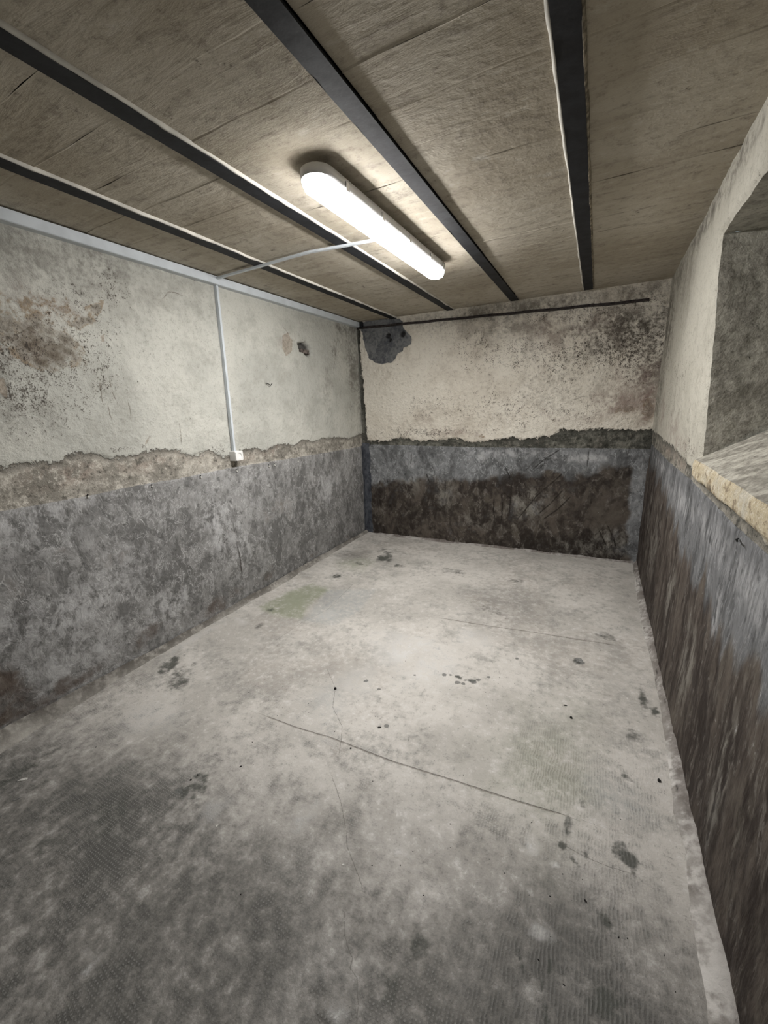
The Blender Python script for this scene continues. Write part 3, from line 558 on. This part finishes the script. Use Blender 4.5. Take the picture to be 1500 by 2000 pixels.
# ------------------------------------------------------------------ wall behind the camera, with its door
m_front = begin('plain_old_plaster'); vv_ = coords(); nn = noise(vv_, 3, 7, .6); n_ = noise(vv_, 22, 6, .6)
finish(m_front, mix(nn.r(.35, .65), (.20, .195, .18), (.28, .27, .245)), (nn - .5) * .01 + (n_ - .5) * .004, 1.0, .85, .2)
bm = bmesh.new(); box(bm, (XL - .1, YF - .15, -.02), (.62, YF, 2.6)); tag(put('wall_front', bm, m_front), kind='structure')
m_door = plain('grey_door_paint', (.16, .17, .17), .6, .3, .1)
bm = bmesh.new(); box(bm, (-1.5, YF, 0.005), (-.55, YF + .05, 2.06), .004)
for s in (.25, 1.15): box(bm, (-1.36, YF + .05, s), (-.69, YF + .062, s + .7), .006)
dr = tag(put('door_1', bm, m_door), kind='structure')
bm = bmesh.new(); box(bm, (-.66, YF + .05, 1.0), (-.62, YF + .06, 1.16), .002); box(bm, (-.74, YF + .08, 1.07), (-.63, YF + .095, 1.09), .004); box(bm, (-.65, YF + .055, 1.07), (-.63, YF + .095, 1.09))
put('door_handle', bm, M_metal, dr)

# ------------------------------------------------------------------ mortar coves where walls meet the floor
def cove(name, ys, x_in, x_out, h, mat, seed, rough):
    n = 9; t = np.linspace(0, 1, n)
    P3 = np.zeros((len(ys), n, 3)); up = np.zeros((len(ys), n))
    for j, tt in enumerate(t):
        xx = x_in * (1 - tt) + x_out * tt
        zz = -.012 + (h + .012) * (tt ** 1.7)
        nz = rough * fbm(ys, np.full_like(ys, tt * .4), 9, 4, seed)
        P3[:, j, 0] = xx + nz * math.sin(math.pi * tt) * 1.5; P3[:, j, 1] = ys; P3[:, j, 2] = zz + (.018 if rough > .01 else 0) * math.sin(math.pi * tt) + nz * (0.3 + math.sin(math.pi * tt)); up[:, j] = tt
    return tag(grid_mesh(name, [(P3, dict(up=up))], mat, flip=(x_out > x_in) is False), kind='structure')
ys = np.linspace(YF, 4.25, 640)
cove('baseboard_left', ys, XL + .085 + .02 * fbm(ys, ys * 0, 4, 4, 121) + .05 * np.clip((1.2 - ys), 0, 1), np.full_like(ys, XL - .004), .055 + .03 * np.clip(1.5 - ys, 0, 1) + .012 * fbm(ys, ys * 0 + 2, 5, 3, 122), M_cove_l, 123, .006)
ys = np.linspace(YF, 4.34, 700)
lump = fbm(ys, ys * 0, 7, 4, 131)
cove('baseboard_right', ys, curve(ys, [(4.4, .435), (3.4, .415), (2.9, .408), (2.5, .42), (2.1, .413), (1.85, .402), (1.58, .390), (1.42, .396), (1.25, .390), (1.07, .376), (.94, .374), (0, .35)]) + .012 * lump, np.full_like(ys, .475), .04 + .016 * lump, M_cove_r, 132, .014)
us = np.linspace(0.02, BW - .02, 380); lump = fbm(us, us * 0, 6, 4, 141)
t = np.linspace(0, 1, 7); P3 = np.zeros((len(us), 7, 3)); up = np.zeros((len(us), 7))
for j, tt in enumerate(t):
    dd = (.030 + .014 * lump) * (1 - tt) - .006 * tt; zz = -.010 + (.035 + .012 * lump) * tt ** 1.6 + .006 * fbm(us, us * 0 + tt, 14, 3, 142) * math.sin(math.pi * tt)
    P3[:, j, 0] = CL[0] + BT[0] * us + BN[0] * dd; P3[:, j, 1] = CL[1] + BT[1] * us + BN[1] * dd; P3[:, j, 2] = zz; up[:, j] = tt ** .6
tag(grid_mesh('baseboard_back', [(P3, dict(up=up))], M_cove_r), kind='structure')

# ------------------------------------------------------------------ ceiling: deck above, blocks between the beams
BEAM_X = [-2.04, -1.403, -0.773, -0.151]; FW = 0.0355
bm = bmesh.new(); box(bm, (XL - .1, YF - .1, ZC + .07), (.7, 4.5, ZC + .16))
ceiling = tag(put('ceiling', bm, M_ceil), kind='structure')
bays = [(XL - .02, BEAM_X[0] - FW), (BEAM_X[0] + FW, BEAM_X[1] - FW), (BEAM_X[1] + FW, BEAM_X[2] - FW), (BEAM_X[2] + FW, BEAM_X[3] - FW), (BEAM_X[3] + FW, 0.56)]
PITCH = .2115; rnd = random.Random(5)
for bi, (xa, xb) in enumerate(bays):
    y = .79 - PITCH * 9 + rnd.uniform(-.02, .02) + (0, .0, 0.0, .01, .06)[bi]
    seam = .001
    while y < 4.36:
        y1 = min(y + PITCH, 4.40); bm = bmesh.new(); nx = 5; off = rnd.uniform(-.0012, .0012); tilt = rnd.uniform(-.0012, .0012)
        g = 0.0; s0 = seam; seam = rnd.choice([-.0014, -.0010, -.0006, .0003, .0005, .0008])
        rows = [(y + g, s0), (y + g + .006, 0), (y1 - g - .006, 0), (y1 - g, seam)]
        top = None; grid = []
        for (yy, dz) in rows:
            grid.append([bm.verts.new((xa + (xb - xa) * i / nx, yy + .003 * math.sin(i * 2.1 + bi + yy * 9), ZC + (off + tilt * (i / nx - .5) * 2 + rnd.uniform(-.0006, .0006)) * (dz == 0) + dz)) for i in range(nx + 1)])
        for r0, r1 in zip(grid, grid[1:]):
            for i in range(nx): bm.faces.new((r0[i], r0[i + 1], r1[i + 1], r1[i]))
        ta = [bm.verts.new((xq, yq, ZC + .07)) for xq, yq in ((xa, y + g), (xb, y + g), (xb, y1 - g), (xa, y1 - g))]
        bm.faces.new(ta[::-1])
        bm.faces.new([ta[0], ta[1]] + grid[0][::-1]); bm.faces.new([ta[2], ta[3]] + grid[-1])
        bm.faces.new([ta[1], ta[2]] + [r[-1] for r in grid[::-1]]); bm.faces.new([ta[3], ta[0]] + [r[0] for r in grid])
        put('ceiling_block', bm, M_ceil, ceiling)
        y += PITCH

# ------------------------------------------------------------------ steel beams with their plaster fillets
BZ = 2.497
def wavy_strip(bm, x_b, side, wid, hgt, seed, y0=YF, y1=4.28, n=300, amp=.4):
    """triangular plaster fillet along one flange edge, irregular outer edge"""
    ys = np.linspace(y0, y1, n); w = wid * (1 + amp * fbm(ys, ys * 0, 5, 3, seed) + .10 * fbm(ys, ys * 0, 16, 2, seed + 3)); hh = hgt * (1 + .25 * fbm(ys, ys * 0 + 3, 9, 3, seed + 5))
    ring = []
    for yy, ww, q in zip(ys, w, hh):
        ring.append([bm.verts.new((x_b - side * .001, yy, BZ + .018 - q)), bm.verts.new((x_b + side * ww * .55, yy, BZ + .018 - q * .72)), bm.verts.new((x_b + side * ww, yy, ZC + .006)), bm.verts.new((x_b - side * .001, yy, ZC + .006))])
    for a, b in zip(ring, ring[1:]):
        for i in range(4): bm.faces.new((a[i], a[(i + 1) % 4], b[(i + 1) % 4], b[i]))
    bm.faces.new(ring[0]); bm.faces.new(ring[-1][::-1])
beam_labels = ['dark steel ceiling beam nearest the left wall and trunking', 'dark steel ceiling beam just left of the glowing strip lamp',
               'grey steel ceiling beam just right of the glowing strip lamp', 'black steel ceiling beam nearest the right wall with ragged white plaster edge']
sides = [[(1, M_lip, .007)], [(1, M_lip, .008)], [(-1, M_lip, .006)], [(-1, M_lip, .014), (1, M_lip_dark, .010)]]
for i, bx in enumerate(BEAM_X):
    prof = [(-FW, 0), (FW, 0), (FW, .007), (.004, .010), (.004, .11), (FW, .113), (FW, .12), (-FW, .12), (-FW, .113), (-.004, .11), (-.004, .010), (-FW, .007)]
    bm = bmesh.new(); extrude_profile(bm, prof, [((bx, yy, BZ), (1, 0, 0), (0, 0, 1)) for yy in (YF + .001, 4.27)])
    b = put('steel_beam', bm, M_steel); tag(b, beam_labels[i], 'beam', 'steel beams across the ceiling')
    for k_, (sd, mt, wd) in enumerate(sides[i]):
        bm = bmesh.new(); wavy_strip(bm, bx + sd * FW, sd, wd, .017, 150 + 10 * i + k_); put('plaster_fillet', bm, mt, b, True)

# ------------------------------------------------------------------ steel rail across the top of the back wall
def back_pt(uu, off, z): return np.array([CL[0] + BT[0] * uu + BN[0] * off, CL[1] + BT[1] * uu + BN[1] * off, z])
BT3 = np.array([BT[0], BT[1], 0]); BN3 = np.array([BN[0], BN[1], 0])
ra = B(704, 641); rb = B(1268, 586.5)
prof = [(-.004, -.010), (.030, -.010), (.030, -.004), (.004, -.004), (.004, .014), (-.004, .014)]
bm = bmesh.new(); n = 60; fr = []
for q in np.linspace(0, 1, n):
    uu = ra[0] - .03 + (rb[0] - ra[0] + .03) * q; zz = ra[1] + (rb[1] - ra[1]) * q + .002 * math.sin(q * 40)
    fr.append((back_pt(uu, .004, zz), BN3, (0, 0, 1)))
extrude_profile(bm, prof, fr); rail = tag(put('wall_rail', bm, M_rail), 'thin rusty steel angle rail running across top of the back wall', 'rail')
# worn stub and mortar around its left end
bm = bmesh.new(); uu0 = .03
box(bm, (0, 0, 0), (.05, .03, .055), .004)
for vtx in bm.verts:
    p = back_pt(uu0 + vtx.co.x, .004 + vtx.co.y, 2.452 + vtx.co.z); vtx.co = p
put('end_bracket', bm, M_steel, rail)

# ------------------------------------------------------------------ lamp
lamp = tag(empty('ceiling_lamp', (-1.055, 2.21, 2.50)), 'long glowing white strip lamp with rounded ends fixed to the ceiling', 'lamp')
LZ = 2.50; LY0, LY1, LX0, LX1 = 1.49, 2.92, -1.062, -1.046
mE = begin('lit_diffuser'); e = mE.node_tree.nodes['Principled BSDF']; e.inputs['Base Color'].default_value = (.9, .9, .9, 1)
e.inputs['Emission Color'].default_value = (1.0, .978, .962, 1); # the strip of LEDs behind the opal cover points down, so the flanks are dimmer than the underside
gn_ = X.nt.nodes.new('ShaderNodeNewGeometry'); nz_ = xyz(gn_.outputs['True Normal'])[2]
X.nt.links.new((nz_ * -1.0).r(0.05, 0.95, 0.34 * LAMP_STRENGTH, LAMP_STRENGTH).k, e.inputs['Emission Strength'])
def capsule(bm, w, z0, z1, w1=None, inset=0.0, seg=10, rnd_bot=0.0):
    """stadium-plan solid along the lamp axis; rounded lower edge"""
    w1 = w if w1 is None else w1
    lv = [(w, z1)] if not rnd_bot else [(w, z1), (w, z0 + rnd_bot), (w - rnd_bot * .3, z0 + rnd_bot * .3), (w - rnd_bot, z0)]
    if not rnd_bot: lv.append((w1, z0))
    rings = []
    for ww, z in lv:
        r = []
        for s, yc in ((1, LY1 - w), (-1, LY0 + w)):
            for k_ in range(seg + 1):
                a = math.pi * k_ / seg + (0 if s > 0 else math.pi)
                y_ = yc + math.sin(a) * ww; x_ = math.cos(a) * ww + LX0 + (LX1 - LX0) * (y_ - LY0) / (LY1 - LY0); r.append(bm.verts.new((x_, y_, z)))
        rings.append(r)
    for a_, b_ in zip(rings, rings[1:]):
        for i in range(len(a_)): bm.faces.new((a_[i], a_[(i + 1) % len(a_)], b_[(i + 1) % len(a_)], b_[i]))
    bm.faces.new(rings[0]); bm.faces.new(rings[-1][::-1])
org = (-1.055, 2.21, 2.50)
bm = bmesh.new(); capsule(bm, .058, 2.405, 2.447, rnd_bot=.028); put('diffuser', bm, mE, lamp, False, org)
bm = bmesh.new(); capsule(bm, .068, 2.447, 2.482); put('housing', bm, M_house, lamp, True, org)
for q in (.12, .34, .56, .78, .93):
    for s in (-1, 1):
        yy = LY0 + (LY1 - LY0) * q; xx = LX0 + (LX1 - LX0) * q + s * .0695
        bm = bmesh.new(); box(bm, (xx - .003, yy - .011, 2.436), (xx + .004, yy + .011, 2.470), .001); put('clip', bm, M_metal, lamp, False, org)
for q in (.2, .8):
    yy = LY0 + (LY1 - LY0) * q
    bm = bmesh.new(); box(bm, (-1.055 - .025, yy - .015, 2.480), (-1.055 + .025, yy + .015, 2.514), .002); put('ceiling_bracket', bm, M_metal, lamp, False, org)

# ------------------------------------------------------------------ cable trunking, conduits and socket
bm = bmesh.new(); zt0, zt1, dx = 2.452, 2.505, .045
trk = tag(empty('cable_trunking', (XL, 1.6, (zt0 + zt1) / 2)), 'wide grey white plastic cable trunking along the top of the left wall', 'trunking'); tro = (XL, 1.6, (zt0 + zt1) / 2)
ends = (YF + .01, 4.235)
extrude_profile(bm, [(-.02, zt0), (dx - .006, zt0), (dx - .004, zt0 + .006), (dx - .004, zt1 - .006), (dx - .006, zt1), (-.02, zt1)], [((XL, yy, 0), (1, 0, 0), (0, 0, 1)) for yy in ends])
put('channel', bm, M_pvc, trk, False, tro)
bm = bmesh.new(); extrude_profile(bm, [(dx - .0045, zt0 + .001), (dx - .001, zt0 + .001), (dx, zt0 + .003), (dx, zt1 - .003), (dx - .001, zt1 - .001), (dx - .0045, zt1 - .001)], [((XL, yy, 0), (1, 0, 0), (0, 0, 1)) for yy in ends])
put('cover', bm, M_pvc, trk, False, tro)
def box_conduit(name, pts, w, h, updir, lab, cat, mat):
    bm = bmesh.new(); pts = [np.array(p, float) for p in pts]; fr = []
    for i, p in enumerate(pts):
        tdir = pts[min(i + 1, len(pts) - 1)] - pts[max(i - 1, 0)]; tdir /= np.linalg.norm(tdir)
        up_ = np.array(updir, float); up_ -= tdir * (up_ @ tdir); up_ /= np.linalg.norm(up_); sd = np.cross(tdir, up_); fr.append((p, sd, up_))
    extrude_profile(bm, [(-w / 2, 0), (w / 2, 0), (w / 2, h * .62), (w / 2 - .0012, h * .66), (w / 2 - .0012, h - .001), (w / 2 - .002, h), (-w / 2 + .002, h), (-w / 2 + .0012, h - .001), (-w / 2 + .0012, h * .66), (-w / 2, h * .62)], fr)
    return tag(put(name, bm, mat), lab, cat)
box_conduit('cable_conduit', [(XL - .004, 2.279, 2.455), (XL - .004, 2.268, 2.05), (XL - .004, 2.257, 1.65), (XL - .004, 2.246, 1.278)], .021, .026, (1, 0, 0), 'thin vertical white plastic cable conduit on left wall above the socket', 'conduit', M_pvc)
cz = lambda x: 2.492 + .0 * x
box_conduit('cable_conduit', [(-2.452, 2.262, 2.496), (-2.30, 2.253, 2.494), (-2.04, 2.249, 2.4955), (-1.80, 2.243, 2.499), (-1.62, 2.242, 2.500), (-1.403, 2.262, 2.4955), (-1.25, 2.275, 2.493), (-1.115, 2.28, 2.488)], .022, .011, (0, 0, -1), 'thin plastic cable conduit crossing the ceiling from trunking to the lamp', 'conduit', M_pvc)

sock = tag(empty('wall_socket', (XL, 2.253, 1.247)), 'small white plastic surface socket at the foot of the vertical conduit', 'socket'); so = (XL, 2.253, 1.247)
bm = bmesh.new(); box(bm, (XL - .012, 2.215, 1.209), (XL + .052, 2.291, 1.284), .003); put('box', bm, M_socket, sock, False, so)
bm = bmesh.new()
seg = 28; fx = XL + .0575
def ringv(r, x): return [bm.verts.new((x, 2.253 + r * math.cos(2 * math.pi * k_ / seg), 1.247 + r * math.sin(2 * math.pi * k_ / seg))) for k_ in range(seg)]
# faceplate with a round well
sq = []
for k_ in range(seg):
    a = 2 * math.pi * k_ / seg; c_, s_ = math.cos(a), math.sin(a); q = .0365 / max(abs(c_), abs(s_)); sq.append((2.253 + q * c_, 1.2465 + q * s_))
o1 = [bm.verts.new((fx - .0065, a, b)) for a, b in sq]; o2 = [bm.verts.new((fx - .001, a, b)) for a, b in sq]; o3 = [bm.verts.new((fx, 2.253 + (a - 2.253) * .96, 1.2465 + (b - 1.2465) * .96)) for a, b in sq]
r1 = ringv(.0215, fx); r2 = ringv(.0205, fx - .016); chain = [o1, o2, o3, r1, r2]
for a_, b_ in zip(chain, chain[1:]):
    for i in range(seg): bm.faces.new((a_[i], a_[(i + 1) % seg], b_[(i + 1) % seg], b_[i]))
bm.faces.new(r2); put('faceplate', bm, M_socket, sock, False, so)
for s in (-1, 1):
    bm = bmesh.new(); bmesh.ops.create_cone(bm, cap_ends=True, segments=10, radius1=.0026, radius2=.0026, depth=.003, matrix=Matrix.Translation((fx - .0148, 2.253 + s * .0095, 1.247)) @ Matrix.Rotation(math.pi / 2, 4, 'Y')); put('pin_hole', bm, M_dark, sock, False, so)

# ------------------------------------------------------------------ pieces of the left wall: plugs along the skirt, brick in the broken hole
for (px, py) in [(172, 970), (297, 950), (392, 932), (462, 920), (525, 910.5), (536, 908.5), (582, 901), (627, 888)]:
    y_, z_ = L(px, py); bm = bmesh.new()
    bmesh.ops.create_cone(bm, cap_ends=True, segments=10, radius1=.0065, radius2=.0045, depth=.012, matrix=Matrix.Translation((XL + .003, y_, z_)) @ Matrix.Rotation(math.pi / 2, 4, 'Y'))
    put('wall_plug', bm, M_chip, wall_left)
    bm = bmesh.new(); bmesh.ops.create_icosphere(bm, subdivisions=1, radius=.006, matrix=Matrix.Translation((XL - .0005, y_, z_ + .010)) @ Matrix.Diagonal((.6, 1, 1, 1))); put('drill_hole', bm, M_dark, wall_left)
bm = bmesh.new(); box(bm, (XL - .085, 3.23, 2.09), (XL - .028, 3.36, 2.135), .006)
for vt in bm.verts: vt.co += Vector((rnd.uniform(-.004, .004), rnd.uniform(-.006, .006), rnd.uniform(-.004, .004)))
put('brick', bm, M_brick, wall_left)

# ------------------------------------------------------------------ bits lying on the floor and stuck to the walls
def lump(name, loc, r, seed, mat, lab, cat, flat=.6, stretch=1.0, rot=0.0, group=None):
    rr = random.Random(seed); bm = bmesh.new(); bmesh.ops.create_icosphere(bm, subdivisions=2, radius=r)
    for vt in bm.verts:
        kk = 1 + rr.uniform(-.22, .22); vt.co = Vector((vt.co.x * stretch * kk, vt.co.y * kk, vt.co.z * flat * kk))
    bmesh.ops.rotate(bm, verts=bm.verts[:], cent=(0, 0, 0), matrix=Matrix.Rotation(rot, 3, 'Z'))
    mz = min(vt.co.z for vt in bm.verts)
    for vt in bm.verts: vt.co.z -= mz
    o = put(name, bm, mat, None, False); o.location = (loc[0], loc[1], loc[2] if len(loc) > 2 else 0.0); return tag(o, lab, cat, group)
def floor_z(x, y):
    a = np.array([[x]]); b = np.array([[y]])
    return float(0.005 * fbm(a, b, 1.3, 3, 41) + 0.003 * fbm(a, b, 6, 3, 42) + 0.02 * sst(XL + .30 - a, 0, .3)) - .0008
def on_ground(px, py):
    x, y = on_floor(px, py); return (x, y, floor_z(x, y))
for (px, py, r, sd, fl_, st, ro, lab) in [
        (655, 1346, 0.0068, 1, .8, 1.1, .3, 'black crumb of grit lying mid floor beside the hairline crack'),
        (1115, 1402, 0.0059, 2, .7, 1.2, 1.0, 'round black crumb of grit on the right half of the floor'),
        (1104, 1378, 0.0037, 3, .5, 2.4, .1, 'thin black splinter just behind the black crumb on the right of the floor'),
        (741, 1422, 0.0043, 4, .5, 2.2, .4, 'small dark twig like crumb in the middle of the floor behind the long joint'),
        (373, 1525, 0.0034, 5, .8, 1.3, .6, 'black crumb left of two on the dark scuff in the left foreground'),
        (386, 1515, 0.0028, 6, .8, 1.3, .6, 'black crumb right of two on the dark scuff in the left foreground'),
        (470, 1498, 0.0037, 7, .6, 1.5, .9, 'brown black crumb on the floor between the scuff and the start of the long joint'),
        (685, 1463, 0.0037, 8, .7, 1.2, .2, 'black crumb lying on the long floor joint where the crack meets it'),
        (1287, 1526, 0.0062, 9, .7, 1.4, 1.2, 'black crumb beside the mortar strip at the foot of the right wall'),
        (1144, 1760, 0.0028, 10, .6, 2.4, 2.4, 'small black sliver on the ribbed floor in the right foreground'),
        (470, 1747, 0.0020, 12, .8, 1.2, .3, 'tiny black speck of grit on the woven imprint in the left foreground')]:
    lump('grit_crumb', on_ground(px, py), r, sd, M_grit, lab, 'grit', fl_, st, ro, 'black crumbs of grit on the floor')
lump('plaster_shard', on_ground(46, 1522), .0075, 21, M_chip, 'white elongated shard of plaster lying near the left edge of the floor', 'shard', .35, 2.6, .75)
lump('plaster_shard', on_ground(33, 1560), .0055, 22, M_greychip, 'small pale grey sliver of plaster in front of the white shard', 'shard', .35, 2.6, 1.1)
lump('plaster_shard', on_ground(424, 1614), .0028, 23, M_chip, 'tiny white flake of plaster on the left foreground floor', 'shard', .4, 1.8, 1.2)
lump('plaster_shard', on_ground(670, 1689), .003, 24, M_chip, 'tiny white flake of plaster touching the front crack in the floor', 'shard', .4, 1.8, .4)
lump('mortar_flake', on_ground(1131, 1289), .020, 25, M_greychip, 'flat grey mortar flake on the right side of the floor', 'flake', .12, 1.25, .9)
# fine crumbs nobody could count: one object
bm = bmesh.new(); rq = random.Random(77)
spots = [(rq.gauss(0, 1), rq.gauss(0, 1)) for _ in range(240)]
for i, (a, b) in enumerate(spots):
    c = [(1005, 1195, .28, .16), (560, 1390, .2, .12), (900, 1322, .2, .08), (1285, 1380, .02, .3), (850, 1560, .5, .4), (1180, 1750, .15, .25), (330, 1350, .3, .4), (800, 1330, .6, .5)][i % 8]
    x, y = on_floor(c[0], c[1]); x += a * c[2]; y += b * c[3]
    if not (XL + .12 < x < .36 and .1 < y < 4.2): continue
    r = rq.uniform(.0007, .0022)
    m_ = Matrix.Translation((x, y, floor_z(x, y) + r * .4)) @ Matrix.Rotation(rq.uniform(0, 3), 4, 'Z') @ Matrix.Diagonal((r * rq.uniform(1, 2.2), r, r * .7, 1))
    bmesh.ops.create_icosphere(bm, subdivisions=1, radius=1, matrix=m_)
tag(put('floor_crumbs', bm, M_grit), 'scatter of fine dark crumbs strewn over the concrete floor', 'crumbs', None, 'stuff')
# bent bits of black wire left in the walls
def wire(pts, r, lab, parent_off):
    bm = bmesh.new(); pts = [np.array(p, float) for p in pts]; fr = []
    for i, p in enumerate(pts):
        td = pts[min(i + 1, len(pts) - 1)] - pts[max(i - 1, 0)]; td /= np.linalg.norm(td); ax = np.cross(td, [1, 0, 0]); ax /= np.linalg.norm(ax); fr.append((p, ax, np.cross(td, ax)))
    extrude_profile(bm, [(r * math.cos(k_ * math.pi / 3), r * math.sin(k_ * math.pi / 3)) for k_ in range(6)], fr)
    return tag(put('wire_stub', bm, M_grit), lab, 'wire')
p = [L(*q) for q in [(519, 748), (523, 750), (526, 753), (528, 749)]]
wire([(XL + .002, *p[0]), (XL + .010, *p[1]), (XL + .014, *p[2]), (XL + .020, *p[3])], .0035, 'black bent wire stub sticking out of the plaster on the left wall', 0)
p = [on_right(*q) for q in [(1438, 1052), (1443, 1054), (1447, 1054), (1447, 1059)]]
wx = float(wall_x(np.array(p[0][0]), np.array(p[0][1])))
wire([(wx + .004, *p[0]), (wx - .008, *p[1]), (wx - .012, *p[2]), (wx - .010, *p[3])], .0028, 'black bent wire stub on the right wall below the window sill', 0)
